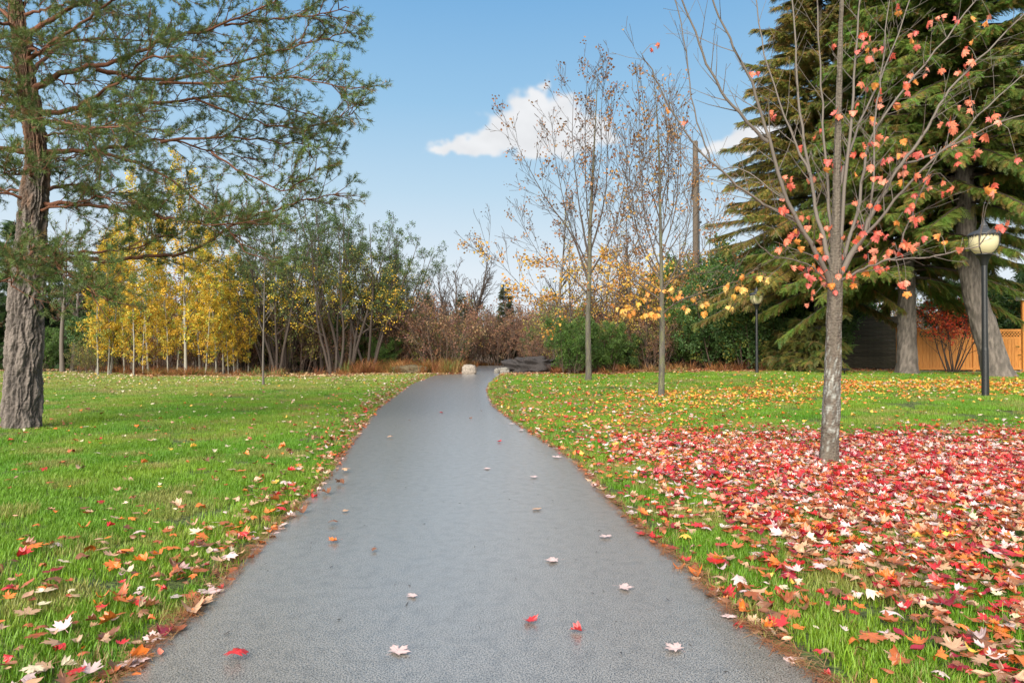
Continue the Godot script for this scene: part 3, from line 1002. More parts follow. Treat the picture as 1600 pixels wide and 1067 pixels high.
# nine boughs, three each of long, middling and short, reaching along +z
var bough_sets := {}
func boughs(o: Dictionary) -> Array:
	var key: String = o.get("boughs", "")
	if bough_sets.has(key): return bough_sets[key]
	var out := []
	var shape := soup(LM.spruce_spray)
	for cls in 3:
		for alt in 3:
			var l: float = o.reach * [0.9, 0.55, 0.25][cls]
			var pts := PackedVector3Array()
			var rad := PackedFloat32Array()
			var droop: float = o.get("droop", 0.42) * rnd(0.75, 1.25) * [1.0, 0.75, 0.3][cls]
			var bend := rnd(-0.15, 0.15)
			for j in 7:
				var u := j / 6.0
				pts.append(Vector3(bend * l * u * u, l * (0.1 * u - droop * u * u * (1.0 - 0.35 * u)), l * u))
				rad.append(lerpf(0.012 + 0.011 * l, 0.006, u))
			var wood := MB.new()
			wood.tube(pts, rad, 3)
			var s := Bake.new()
			s.add(soup(wood.mesh()), Transform3D(), Color(0.08, 0.06, 0.045))
			var count := int(l / o.get("step", 0.12)) + 2
			for j in count:
				var u := 0.12 + 0.88 * pow((j + rng.randf()) / count, 0.8)
				var f := minf(u * 6.0, 5.99)
				var q := pts[int(f)].lerp(pts[int(f) + 1], f - int(f))
				var d := (pts[int(f) + 1] - pts[int(f)]).normalized()
				for sd in [-1.0, 1.0, -1.0, 1.0]:
					if u < 0.3 and rng.randf() < 0.5: continue
					var dir: Vector3 = d * rnd(0.4, 1.0) + Vector3(sd * rnd(0.3, 1.0), rnd(-1.3, 0.1), 0)
					var size: float = o.get("spray", 0.5) * rnd(0.6, 1.15) * (1.1 - 0.3 * u)
					s.add(shape, Transform3D(along(dir, rnd(-0.6, 0.6)).scaled(Vector3.ONE * size), q), vary(pick(o.pal), 0.28))
			out.append(s.mesh())
	bough_sets[key] = out
	return out

func limb_line(p: Array, far: float, r: float, tip: float, dz: float) -> Array:
	# pixel points to a branch; dz metres nearer or farther at its end
	var out := []
	for k in p.size():
		var t := float(k) / (p.size() - 1)
		var f: float = far + dz * t + (p[k][2] if p[k].size() > 2 else 0.0)
		out.append(v4(at_px(p[k][0], p[k][1], f), lerpf(r, tip, pow(t, 0.6))))
	return out

func make_pine() -> void:
	var far := 10.0
	var foot := spot(32, far)
	var root := thing("pine_tree", "tall pine with furrowed grey trunk and rust red limbs over the lawn", "tree", foot)
	var pts := []
	for a in [[32, 684, 0.25], [35, 600, 0.235], [38, 520, 0.225], [42, 450, 0.213], [47, 380, 0.19], [52, 310, 0.175], [57, 245, 0.145], [46, 150, 0.115], [30, 60, 0.095], [20, -60, 0.08], [28, -280, 0.05], [40, -420, 0.02]]:
		pts.append(v4(at_px(a[0], a[1], far) - foot, a[2]))
	part("trunk", bark_trunk(pts, 40, 150, 0.042, 11.0, 0.1, 3, 1), M.bark, root)
	var S := {"seg": 0.16, "wob": 0.16, "up": 0.03, "thin": 0.0035, "leaf_level": 0, "depth": 1, "kids": [4], "angle": 0.75, "ratio": 0.5, "from": 0.3}
	var limbs := [
		[[[62, 238], [130, 236], [190, 228], [260, 220], [330, 235], [400, 250]], 0.055, 0.7],
		[[[160, 240], [230, 262], [290, 300], [340, 340], [390, 400]], 0.03, -0.6],
		[[[66, 318], [140, 320], [200, 330], [270, 342], [330, 350], [400, 345]], 0.045, -0.9],
		[[[60, 405], [130, 403], [170, 408], [230, 400], [300, 392], [360, 352], [420, 330], [480, 312], [545, 302]], 0.06, 0.3],
		[[[110, 396], [170, 392], [215, 386], [250, 368]], 0.032, -0.4],
		[[[55, 180], [120, 170], [200, 165], [280, 155], [350, 150], [430, 165], [500, 182]], 0.055, 0.4],
		[[[45, 140], [110, 110], [180, 95], [260, 62], [340, 40], [430, 0], [520, -60]], 0.06, -0.5],
		[[[150, 108], [250, 125], [330, 108], [420, 85], [500, 62], [548, 50]], 0.042, 0.9],
		[[[30, 60], [100, 20], [200, -30], [320, -60], [450, -85]], 0.055, 0.6],
		[[[250, 130], [350, 128], [440, 120], [545, 140]], 0.03, -1.0],
		[[[50, 240], [10, 232], [-60, 225], [-180, 235]], 0.055, 0.6],
		[[[48, 320], [10, 300], [-80, 310], [-170, 300]], 0.035, -0.8],
		[[[40, 100], [90, 60], [150, 20], [220, -20], [330, -30]], 0.045, -1.0],
		[[[250, 222], [350, 215], [440, 222], [525, 232]], 0.028, 0.9],
		[[[60, 400], [95, 420, -0.6], [125, 440, -1.2], [165, 470, -1.7]], 0.03, -0.5],
		[[[55, 385], [40, 405, -0.8], [25, 430, -1.5], [20, 450, -1.9]], 0.028, -0.4],
		[[[55, 300], [110, 290, 1.0], [180, 300, 1.8], [260, 300, 2.4]], 0.045, 0.5],
		[[[50, 200], [90, 190, -1.0], [150, 200, -1.7], [230, 190, -2.3]], 0.04, -0.3],
		[[[40, 120], [100, 70, 1.0], [200, 60, 1.8], [300, 80, 2.6]], 0.045, 0.5],
		[[[45, 160], [0, 120, -0.6], [-80, 80, -1.2], [-150, 60, -1.6]], 0.05, 0.0],
		[[[30, 40], [-20, 0], [-100, -40]], 0.05, 0.5],
		[[[350, 40], [430, 30], [500, 20], [545, 10]], 0.02, -0.3],
		[[[300, 152], [400, 190], [470, 200], [550, 175]], 0.022, 0.5],
		[[[330, 238], [400, 280], [450, 295], [500, 260]], 0.02, -0.3],
		[[[120, 170], [180, 130, -0.5], [240, 90, -0.9], [320, 95, -1.2]], 0.035, -0.3],
	]
	# more limbs all round the stem, mostly in the upper crown
	for k in 26:
		var y := lerpf(330.0, -260.0, k / 25.0)
		var a := k * 2.4 + rnd(-0.4, 0.4)
		var reach := rnd(120, 300) if cos(a) < 0.3 else rnd(90, 200)
		var x0 := 50.0 if y > 200 else 40.0
		var list := []
		for j in 5:
			var u := j / 4.0
			list.append([x0 + cos(a) * reach * u + rnd(-8, 8), y - 50.0 * u + 35.0 * u * u + rnd(-8, 8), sin(a) * reach * u / 106.0])
		limbs.append([list, rnd(0.025, 0.04), 0.0])
	clear_anchors()
	for L in limbs:
		var lp := limb_line(L[0], far, L[1] * 0.85, 0.006, L[2])
		for k in lp.size(): lp[k] -= v4(foot, 0.0)
		var line := smooth_line(lp, 5)
		var p: PackedVector3Array = line[0]
		for k in range(1, p.size()): p[k] += rdir() * 0.025
		var mb := MB.new()
		mb.tube(p, line[1], 7)
		var total := 0.0
		for k in p.size() - 1: total += p[k].distance_to(p[k + 1])
		var run := 0.0
		for k in p.size() - 1:
			var sl := p[k].distance_to(p[k + 1])
			var d := (p[k + 1] - p[k]).normalized()
			var n := sl / 0.1
			for j in int(n) + (1 if rng.randf() < n - int(n) else 0):
				var t := (run + sl * rng.randf()) / total
				if rng.randf() > sm(0.02, 0.55, t) + 0.1: continue
				var q := p[k].lerp(p[k + 1], rng.randf())
				var side := d.cross(rdir()).normalized()
				side.y = side.y * 0.6 + 0.12
				grow(mb, q, d * 0.75 + side * 0.8, rnd(0.35, 0.95) * (1.15 - 0.5 * t), 0.009, 0, S)
			run += sl
		part("limb", mb.mesh(), M.red_bark, root)
	var s := Bake.new()
	var shape := soup(LM.pine_shoot)
	var pal := [Color(0.115, 0.17, 0.04), 3.0, Color(0.075, 0.115, 0.03), 2.0, Color(0.16, 0.21, 0.05), 1.5, Color(0.22, 0.15, 0.05), 0.4]
	for k in anchor_p.size():
		for j in 3:
			if rng.randf() < 0.42: continue
			var d := anchor_d[k] + rdir() * 0.6 + Vector3(0, 0.15, 0)
			s.add(shape, Transform3D(along(d, rng.randf() * TAU).scaled(Vector3.ONE * rnd(0.1, 0.16)), anchor_p[k]), vary(pick(pal), 0.25))
	stuff("needles", s.mesh(), M.needles, root)

func nearest_on(lines: Array, x: float, y: float) -> Vector3:
	var best := Vector3.ZERO
	var d := 1e9
	for l in lines:
		for p in l:
			var q := to_px(p)
			var e := Vector2(x, y).distance_squared_to(q)
			if e < d:
				d = e
				best = p
	return best

func hang_leaves(root: Node3D, foot: Vector3, lines: Array, spots: Array, size: float, mats: Array, mesh: Array, wood: MB) -> void:
	for a in spots:
		var from := nearest_on(lines, a[0], a[1])
		var at := at_px(a[0], a[1], -from.z + rnd(-0.35, 0.25))
		var mid := from.lerp(at, 0.5) + Vector3(0, 0.25, 0) * from.distance_to(at)
		wood.tube(PackedVector3Array([from - foot, mid - foot, at - foot + Vector3(0, 0.02, 0)]), PackedFloat32Array([0.004, 0.003, 0.002]), 3)
		for j in (2 if a.size() > 2 or rng.randf() < 0.7 else 1):
			var o := part("leaf", mesh[rng.randi() % mesh.size()], mats[rng.randi() % mats.size()], root)
			var k := size * rnd(0.75, 1.25)
			# hanging from its stalk, tip down, blade turned any way
			var b := Basis(Vector3.UP, rng.randf() * TAU) * Basis(Vector3.RIGHT, PI * 0.5 + rnd(-0.75, 0.5)) * Basis(Vector3(0, 0, 1), rnd(-0.5, 0.5))
			o.transform = Transform3D(b.scaled(Vector3.ONE * k), at - foot + rdir() * 0.08 * j)

func leaf_mats(list: Array) -> Array:
	var out := []
	for c in list:
		var m: StandardMaterial3D = M.leaf.duplicate()
		m.albedo_color = lin(c[0], c[1], c[2])
		out.append(m)
	return out

func hand_tree(root: Node3D, foot: Vector3, far: float, trunk: Array, limbs: Array, S: Dictionary, wood_mat: Material, tint: int, spacing: float, twig_len: float) -> Array:
	# trunk and main limbs through given points; finer twigs grow on them
	var tp := []
	for a in trunk: tp.append(v4(at_px(a[0], a[1], far) - foot, a[2]))
	part("trunk", bark_trunk(tp, 16, 32, trunk[0][2] * 0.07, 14.0, 0.12, 8 + tint, tint), M.bark, root)
	var lines := []
	for L in limbs:
		var lp := limb_line(L[0], far, L[1], 0.005, L[2])
		var line := smooth_line(lp, 5)
		lines.append(line[0])
		var p: PackedVector3Array = line[0].duplicate()
		for k in p.size(): p[k] = p[k] - foot + (rdir() * 0.012 if k > 0 else Vector3.ZERO)
		var mb := MB.new()
		mb.tube(p, line[1], 7)
		for k in range(2, p.size() - 1):
			var sl := p[k].distance_to(p[k + 1])
			var d := (p[k + 1] - p[k]).normalized()
			var n := sl / spacing
			for j in int(n) + (1 if rng.randf() < n - int(n) else 0):
				var side := d.cross(rdir()).normalized()
				grow(mb, p[k].lerp(p[k + 1], rng.randf()), d * 0.8 + side * 0.65, twig_len * rnd(0.4, 1.1), minf(line[1][k] * 0.5, 0.009), 0, S)
		part("limb", mb.mesh(), wood_mat, root)
	return lines

func make_maple() -> void:
	var far := 7.06
	var foot := spot(1295, far)
	var root := thing("maple_tree", "young maple with lichened trunk and last orange red leaves amid red leaf carpet", "tree", foot)
	var trunk := [[1295, 735, 0.104], [1297, 690, 0.093], [1301, 600, 0.083], [1304, 500, 0.077], [1306, 430, 0.07], [1307, 350, 0.044], [1309, 250, 0.035], [1312, 130, 0.027], [1316, 0, 0.02], [1322, -140, 0.02], [1326, -300, 0.008]]
	var limbs := [
		[[[1303, 452], [1282, 405], [1240, 335], [1203, 220], [1175, 130], [1140, 60], [1105, -30], [1080, -130]], 0.033, -0.7],
		[[[1245, 345], [1180, 310], [1110, 252], [1060, 190], [1030, 130], [1003, 85]], 0.017, -0.5],
		[[[1200, 222], [1145, 165], [1105, 100], [1075, 20], [1050, -40], [1010, -120]], 0.02, -0.4],
		[[[1304, 425], [1284, 360], [1264, 265], [1248, 150], [1240, 20], [1225, -120]], 0.032, 0.6],
		[[[1308, 440], [1345, 372], [1375, 312], [1410, 256], [1450, 200], [1485, 140], [1560, 62], [1640, -20]], 0.036, -0.4],
		[[[1335, 390], [1400, 312], [1470, 240], [1545, 200], [1640, 165]], 0.019, -1.1],
		[[[1308, 445], [1350, 420], [1400, 405], [1465, 400], [1530, 385]], 0.016, -0.8],
		[[[1362, 335], [1368, 200], [1380, 100], [1392, -20]], 0.013, 0.5],
		[[[1310, 425], [1340, 335], [1362, 215], [1430, 120], [1510, 20], [1560, -60]], 0.024, 0.7],
		[[[1400, 402], [1425, 335], [1445, 285], [1470, 230]], 0.009, -0.3],
		[[[1300, 445], [1262, 412], [1205, 397], [1172, 365]], 0.009, -0.5],
		[[[1309, 405], [1328, 210], [1340, 60], [1352, -120]], 0.026, 0.25],
		[[[1305, 420], [1290, 250], [1282, 100], [1270, -100]], 0.022, 0.5],
		[[[1308, 300], [1345, 190], [1395, 80], [1440, -60]], 0.018, 0.8],
		[[[1265, 270], [1225, 180], [1190, 60], [1175, -60]], 0.014, 0.2],
		[[[1110, 252], [1085, 170], [1068, 60], [1040, -60]], 0.009, -0.3],
		[[[1410, 256], [1480, 230], [1560, 150], [1640, 90]], 0.014, 0.3],
		[[[1225, 310], [1160, 265], [1120, 265], [1070, 255]], 0.008, 0.5],
	]
	var S := {"seg": 0.14, "wob": 0.1, "up": 0.05, "thin": 0.0022, "leaf_level": 9, "depth": 1, "kids": [2], "angle": 0.6, "ratio": 0.55, "from": 0.25}
	var lines := hand_tree(root, foot, far, trunk, limbs, S, M.grey_twig, 2, 0.16, 0.55)
	var spots := [[1338, 164], [1310, 182], [1365, 185], [1400, 163], [1497, 168], [1516, 160], [1484, 192], [1473, 195], [1542, 213], [1518, 219], [1526, 244], [1497, 241], [1476, 231], [1455, 237], [1414, 220], [1418, 241], [1435, 241], [1384, 216], [1372, 224], [1348, 227], [1336, 241], [1304, 258], [1336, 272], [1379, 251], [1390, 248], [1362, 261], [1380, 284, 2], [1366, 279], [1417, 260], [1411, 284], [1431, 275], [1453, 277], [1473, 285], [1491, 295], [1471, 303], [1452, 293], [1445, 304], [1430, 305], [1428, 320], [1338, 317], [1372, 323], [1360, 320], [1438, 341, 2], [1429, 343], [1403, 347], [1346, 354, 2], [1348, 364, 2], [1370, 371], [1381, 369], [1395, 382, 2], [1412, 378, 2], [1424, 388, 2], [1435, 382], [1390, 393], [1408, 396], [1367, 392, 2], [1355, 400, 2], [1337, 376, 2], [1320, 372, 2], [1308, 392, 2], [1325, 430], [1311, 431], [1335, 444, 2], [1355, 425], [1376, 421], [1407, 445, 2], [1469, 369], [1554, 302], [1547, 299], [1578, 348], [1502, 390], [1560, 358],
		[1275, 215], [1254, 231], [1290, 265], [1305, 258], [1224, 279], [1234, 291], [1224, 312], [1223, 328], [1271, 279], [1265, 339], [1264, 356], [1247, 364], [1244, 378], [1229, 376], [1219, 390], [1298, 366, 2], [1300, 356], [1279, 378, 2], [1278, 400, 2], [1288, 394, 2], [1314, 393, 2], [1250, 419], [1260, 430], [1274, 416], [1283, 421], [1269, 456, 2], [1271, 466], [1290, 443], [1310, 432], [1326, 429], [1334, 445], [1409, 447], [1418, 459], [1375, 421], [1307, 456],
		[1030, 70], [1041, 171], [1073, 193], [1302, 72], [1350, 55], [1351, 70], [1368, 77], [1381, 76], [1337, 81], [1356, 91], [1356, 138], [1375, 142], [1372, 154], [1394, 86], [1209, 181], [1183, 115], [1464, 30], [1450, 37], [1498, 33], [1519, 28], [1431, 51], [1513, 75], [1521, 65], [1433, 73], [1444, 118], [1472, 110], [1507, 104], [1509, 118], [1423, 118], [1429, 130], [1415, 130], [1421, 144], [1515, 159], [1555, 180], [1562, 190], [1548, 25], [1405, 20], [1590, 250]]
	var mats := leaf_mats([[0.78, 0.2, 0.1], [0.8, 0.26, 0.15], [0.72, 0.13, 0.08], [0.82, 0.32, 0.07], [0.7, 0.16, 0.13], [0.8, 0.3, 0.2]])
	var stalks := MB.new()
	hang_leaves(root, foot, lines, spots, 0.093, mats, [LM.hanging, LM.maple_cupped, LM.hanging_broad, LM.maple_curled], stalks)
	stuff("stalks", stalks.mesh(), M.grey_twig, root)

func make_young_trees() -> void:
	# slender tree with yellow leaves in low clusters
	var far := 17.0
	var foot := spot(1033, far)
	var root := thing("young_maple", "slim young tree with pale green trunk and clusters of golden yellow leaves", "tree", foot)
	var trunk := [[1033, 632, 0.09], [1034, 600, 0.076], [1035, 520, 0.07], [1034, 440, 0.05], [1032, 340, 0.034], [1030, 240, 0.024], [1026, 170, 0.014], [1021, 110, 0.006]]
	var limbs := [
		[[[1034, 492], [1060, 472], [1100, 456], [1150, 440], [1182, 420]], 0.022, -1.2],
		[[[1034, 490], [1005, 478], [975, 478], [955, 470]], 0.018, -0.5],
		[[[1034, 440], [1000, 380], [985, 280], [975, 200]], 0.026, 0.6],
		[[[1034, 460], [1065, 400], [1080, 330], [1085, 250]], 0.024, -0.4],
		[[[1033, 400], [1055, 330], [1060, 230], [1050, 150]], 0.02, 0.5],
		[[[1033, 420], [1010, 350], [1000, 250], [1000, 130], [1002, 90]], 0.022, -0.5],
		[[[1033, 380], [1045, 280], [1040, 170], [1035, 120]], 0.015, 0.3],
		[[[1034, 470], [985, 430], [955, 360], [945, 300]], 0.02, 0.8],
		[[[1034, 450], [1075, 420], [1110, 370], [1120, 310]], 0.018, 0.9],
		[[[1034, 480], [1050, 455], [1062, 430]], 0.012, -0.6],
	]
	for a in [[430, 985, 330, 250], [410, 1078, 330, 260], [390, 1005, 310, 215], [370, 1062, 290, 200], [345, 1012, 270, 180], [320, 1050, 240, 160], [455, 960, 400, 350], [445, 1105, 400, 350], [300, 1015, 230, 150], [280, 1045, 210, 140]]:
		limbs.append([[[1033, a[0]], [lerpf(1033, a[1], 0.6), lerpf(a[0], a[2], 0.5)], [a[1], a[2]], [lerpf(1033, a[1], 1.1), a[3]]], 0.02, rnd(-0.9, 0.9)])
	var S := {"seg": 0.2, "wob": 0.1, "up": 0.08, "thin": 0.0055, "leaf_level": 0, "depth": 1, "kids": [3], "angle": 0.5, "ratio": 0.6, "from": 0.2}
	clear_anchors()
	var lines := hand_tree(root, foot, far, trunk, limbs, S, M.twig, 3, 0.17, 0.95)
	var spots := [[971, 485], [981, 479, 2], [988, 482], [958, 476], [997, 475], [1005, 469], [1012, 479], [1025, 482, 2], [1014, 492], [1004, 496], [1027, 492, 2], [1041, 492], [1024, 453, 2], [1031, 452], [1054, 436, 2], [1051, 453], [1063, 456, 2], [1046, 465], [1060, 465], [1102, 475], [1104, 488], [1139, 480], [1132, 453, 2], [1140, 444], [1152, 450, 2], [1145, 465], [1159, 452], [1163, 459], [1163, 436], [1189, 434], [1201, 439], [1084, 467], [1014, 397, 2], [1020, 490], [975, 492], [985, 492, 2], [1070, 480], [1010, 460], [992, 488]]
	var stalks := MB.new()
	hang_leaves(root, foot, lines, spots, 0.19, leaf_mats([[0.82, 0.48, 0.08], [0.8, 0.4, 0.08], [0.82, 0.55, 0.16], [0.8, 0.32, 0.07]]), [LM.hanging_broad, LM.hanging], stalks)
	stuff("stalks", stalks.mesh(), M.twig, root)
	foliage(root, "leaves", LM.clump_sparse, M.far_leaf, [Color(0.45, 0.24, 0.07), 1.0, Color(0.3, 0.14, 0.06), 1.0], 0.14, 0.3, 0.08)
	# taller tree beside the bend of the path, nearly bare
	far = 26.0
	foot = spot(920, far)
	root = thing("ash_tree", "tall nearly bare tree with sparse brown leaves beside the far bend", "tree", foot)
	trunk = [[919, 603, 0.15], [920, 580, 0.118], [919, 500, 0.1], [921, 430, 0.085], [922, 360, 0.07], [926, 280, 0.045], [930, 200, 0.025], [934, 120, 0.008]]
	limbs = [
		[[[920, 440], [895, 370], [860, 320], [825, 260], [800, 205]], 0.05, 0.6],
		[[[921, 450], [880, 480], [830, 460], [790, 420], [760, 385]], 0.028, -0.8],
		[[[921, 410], [905, 320], [895, 220], [897, 140]], 0.045, -0.5],
		[[[921, 400], [945, 310], [950, 220], [958, 140]], 0.045, 0.5],
		[[[920, 430], [955, 370], [975, 290], [985, 190]], 0.045, -0.9],
		[[[922, 380], [915, 280], [915, 180], [918, 100]], 0.03, 0.9],
		[[[921, 420], [890, 350], [870, 260], [862, 190]], 0.035, 1.0],
		[[[921, 460], [965, 430], [1000, 370], [1020, 310]], 0.035, 0.7],
		[[[922, 350], [938, 250], [940, 160], [948, 105]], 0.025, -0.6],
		[[[920, 460], [880, 420], [845, 400], [815, 350]], 0.035, 1.2],
		[[[920, 480], [945, 460], [970, 455], [990, 440]], 0.02, -1.0],
	]
	S = {"seg": 0.3, "wob": 0.11, "up": 0.09, "thin": 0.007, "leaf_level": 0, "depth": 2, "kids": [3, 2], "angle": 0.5, "ratio": 0.6, "from": 0.2}
	clear_anchors()
	hand_tree(root, foot, far, trunk, limbs, S, M.dark_twig, 3, 0.25, 1.5)
	foliage(root, "leaves", LM.clump_sparse, M.far_leaf, [Color(0.4, 0.2, 0.08), 1.0, Color(0.22, 0.11, 0.06), 1.0], 0.13, 0.4, 0.12, 5.0)
	foliage(root, "leaves", LM.clump_sparse, M.far_leaf, [Color(0.65, 0.38, 0.06), 1.0, Color(0.6, 0.28, 0.06), 0.6], 0.55, 0.45, 0.12, 1.6, 5.0)

func make_background() -> void:
	var yellow := [Color(0.74, 0.51, 0.04), 3.0, Color(0.68, 0.42, 0.04), 1.5, Color(0.6, 0.5, 0.07), 1.0]
	var green := [Color(0.1, 0.19, 0.035), 2.0, Color(0.14, 0.24, 0.045), 1.5, Color(0.07, 0.13, 0.03), 1.5]
	var olive := [Color(0.22, 0.22, 0.05), 1.0, Color(0.14, 0.17, 0.045), 1.5, Color(0.42, 0.32, 0.06), 0.8]
	var brown := [Color(0.27, 0.14, 0.075), 2.0, Color(0.2, 0.095, 0.065), 1.5, Color(0.36, 0.22, 0.11), 0.8]
	# ---- yellow poplars
	var pop := []
	for k in 3:
		pop.append(broadleaf("poplar", "", "tree", {"h": 8.6 + k, "r": 0.055 + 0.01 * k, "branches": 24, "reach": 2.0, "bare": 0.08, "kids": [3], "depth": 1, "leaf_level": 0, "open": 0.65, "trunk_mat": "pale_stem", "mat": "twig", "group": "yellow poplars at the wood's edge", "leaves": [["clump_round", [Color(0.7, 0.47, 0.04), 3.0, Color(0.58, 0.36, 0.04), 1.5, Color(0.42, 0.42, 0.06), 1.6, Color(0.3, 0.34, 0.05), 0.7], 1.7, 0.52, 0.3]]}))
	var spots := [[150, 34, 1], [172, 32.5, 0], [205, 35, 2], [232, 32, 0], [262, 34, 1], [290, 31.6, 2], [312, 34.5, 0], [338, 32, 1], [366, 33.4, 0], [188, 38, 2], [250, 38, 1], [330, 38, 0]]
	for k in spots.size():
		var a: Array = spots[k]
		var label := "slender yellow leaved poplar in the grove behind the pine"
		var sz := rnd(0.72, 1.02) * (0.72 if a[0] > 335 else 1.0)
		if k < 3: place(pop[a[2]] if pop[a[2]].position == Vector3.ZERO else copy_of(pop[a[2]], Vector3.ZERO, 0, 1, label), spot(a[0], a[1]), rng.randf() * TAU, sz, label)
		else: copy_of(pop[a[2]], spot(a[0], a[1]), rng.randf() * TAU, sz, label)
	# ---- dark conifers behind the pine
	var dark := [Color(0.035, 0.07, 0.02), 2.0, Color(0.05, 0.1, 0.025), 2.0, Color(0.07, 0.13, 0.03), 1.0]
	var con := spruce("cedar_tree", "dark green cedar standing behind the pine trunk", {"h": 9.0, "r": 0.16, "bottom": 0.5, "reach": 2.1, "gap": 0.34, "whorl": 5, "step": 0.24, "spray": 0.62, "seed": 11, "boughs": "cedar", "pal": dark, "group": "cedars behind the pine"})
	place(con, spot(20, 41), 0.3, 1.0, "")
	for a in [[-60, 43, 1.1], [75, 44, 0.9], [125, 42, 0.75], [170, 45, 0.95], [-110, 38, 1.0]]:
		copy_of(con, spot(a[0], a[1]), rng.randf() * TAU, a[2], "dark green cedar standing behind the pine trunk")
	var bare := broadleaf("bare_tree", "pale straight trunk between the dark cedars", "tree", {"h": 9.0, "r": 0.14, "branches": 22, "reach": 2.4, "bare": 0.35, "kids": [4, 3], "depth": 2, "open": 0.65, "up": 0.09, "trunk_mat": "grey_twig", "mat": "dark_twig", "leaves": [["clump_sparse", olive, 0.07, 0.4, 0.1]]})
	place(bare, spot(97, 36), 0.0, 0.9, "")
	copy_of(bare, spot(112, 37.5), 2.0, 0.85, "thicker grey trunk beside the slim pale trunk and cedars")
	copy_of(bare, spot(866, 40), 1.0, 1.1, "dark bare tree behind the long weathered log")
	copy_of(bare, spot(640, 45), 4.0, 0.72, "thin bare tree with pale trunk above the mossy stone")
	copy_of(bare, spot(985, 38), 5.0, 0.95, "bare tree behind the young yellow tree")
	copy_of(bare, spot(1075, 39), 3.0, 0.9, "bare tree next to the wooden utility pole")
	copy_of(bare, spot(412, 40), 0.7, 0.95, "bare tree at the end of the yellow poplars")
	# ---- slim sapling on the lawn
	var sap := broadleaf("sapling", "thin bare sapling standing alone on the lawn before the thicket", "tree", {"h": 4.6, "r": 0.042, "branches": 12, "reach": 1.1, "bare": 0.35, "kids": [2], "depth": 1, "open": 0.6, "trunk_mat": "grey_twig", "mat": "grey_twig", "crook": 0.02, "lean": 0.02})
	place(sap, spot(411, 22.6), 0.0, 1.0, "")
	# ---- thicket trees: crooked stems, thin green crowns, yellow below
	var thick := []
	for k in 2:
		thick.append(broadleaf("thicket_tree", "", "tree", {"h": 10.2, "r": 0.095, "stems": 4, "lean": 0.26, "crook": 0.1, "foot": 0.5, "branches": 12, "reach": 3.1, "bare": 0.28, "kids": [5, 4], "depth": 2, "open": 0.75, "wob": 0.2, "up": 0.05, "mat": "dark_twig", "group": "crooked trees of the thicket",
			"leaves": [["clump_round", [Color(0.07, 0.12, 0.035), 2.0, Color(0.1, 0.15, 0.04), 1.0], 0.26, 0.36, 0.2, 3.4], ["clump_sparse", yellow, 0.16, 0.42, 0.3, 0.8, 5.4], ["clump_sparse", yellow, 0.35, 0.4, 0.25, 1.2, 3.0], ["clump_sparse", olive, 0.2, 0.4, 0.2, 0.5, 6.5]]}))
	var tl := ["crooked many stemmed tree with thin green crown beyond the sapling", "crooked many stemmed tree with sparse yellow leaves low down"]
	var ts := [[447, 36, 0, 1.0], [505, 37, 1, 1.05], [548, 35.5, 0, 0.98], [592, 38, 1, 0.82], [475, 41, 1, 1.1], [420, 36, 1, 0.8], [400, 42, 0, 1.0], [628, 42, 0, 0.75], [432, 34.5, 0, 0.85], [522, 34.5, 1, 0.8], [575, 36, 1, 0.85], [610, 40, 0, 0.8], [380, 37, 0, 0.9]]
	for k in ts.size():
		var a: Array = ts[k]
		if k < 2: place(thick[a[2]], spot(a[0], a[1]), rng.randf() * TAU, a[3], tl[a[2]])
		else: copy_of(thick[a[2]], spot(a[0], a[1]), rng.randf() * TAU, a[3], tl[a[2]])
	# ---- far conifers and the bare willow at the gap
	var fp := [Color(0.035, 0.06, 0.025), 2.0, Color(0.06, 0.075, 0.03), 2.0, Color(0.09, 0.075, 0.03), 1.0]
	var far_con := spruce("far_spruce", "dark spruce rising over the thicket, taller of the pair", {"h": 8.4, "r": 0.15, "bottom": 1.0, "reach": 1.75, "gap": 0.4, "whorl": 5, "step": 0.26, "spray": 0.6, "seed": 15, "boughs": "far", "pal": fp})
	place(far_con, spot(611, 48), 0.0, 0.98, "")
	copy_of(far_con, spot(664, 53), 1.0, 0.68, "small pointed spruce between the taller spruce and the willow")
	copy_of(far_con, spot(722, 58), 2.0, 0.72, "small dark spruce at the foot of the bare willow")
	copy_of(far_con, spot(590, 52), 3.0, 0.8, "spruce half hidden by thicket branches")
	copy_of(far_con, spot(790, 55), 3.0, 0.78, "rounded dark spruce over the red brown shrubs")
	var wil := broadleaf("willow_tree", "big bare willow with spreading limbs against the sky over the path", "tree", {"h": 8.8, "r": 0.19, "stems": 5, "lean": 0.42, "foot": 0.3, "crook": 0.05, "branches": 16, "reach": 3.4, "bare": 0.25, "kids": [5, 4], "depth": 2, "open": 0.45, "wob": 0.1, "up": 0.07, "thin": 0.013, "mat": "dark_twig"})
	place(wil, spot(714, 60), 0.6, 1.18, "")
	# ---- brush: red brown twiggy shrubs
	var br := []
	for k in 3:
		br.append(broadleaf("shrub", "", "shrub", {"h": 3.3, "r": 0.022, "stems": 12, "lean": 0.4, "foot": 0.8, "crook": 0.08, "branches": 7, "reach": 1.5, "bare": 0.1, "kids": [4], "depth": 1, "open": 0.6, "seg": 0.3, "leaf_level": 0, "up": 0.09, "thin": 0.007, "mat": "brush_twig", "group": "bare brown shrubs along the wood",
			"leaves": [["clump_sparse", brown if k != 1 else olive, 0.42 + 0.1 * k, 0.34, 0.12]]}))
	var bl := ["twiggy red brown shrub ", "twiggy shrub with faded olive leaves ", "dense brown leaved shrub "]
	var used := [false, false, false]
	var rows := []
	for x in range(560, 920, 14): rows.append([x + rnd(-8, 8), rnd(51, 56), rnd(1.0, 1.45), "beyond the end of the path"])
	for x in range(600, 900, 18): rows.append([x + rnd(-8, 8), rnd(58, 64), rnd(1.4, 1.9), "in the far belt behind the path end"])
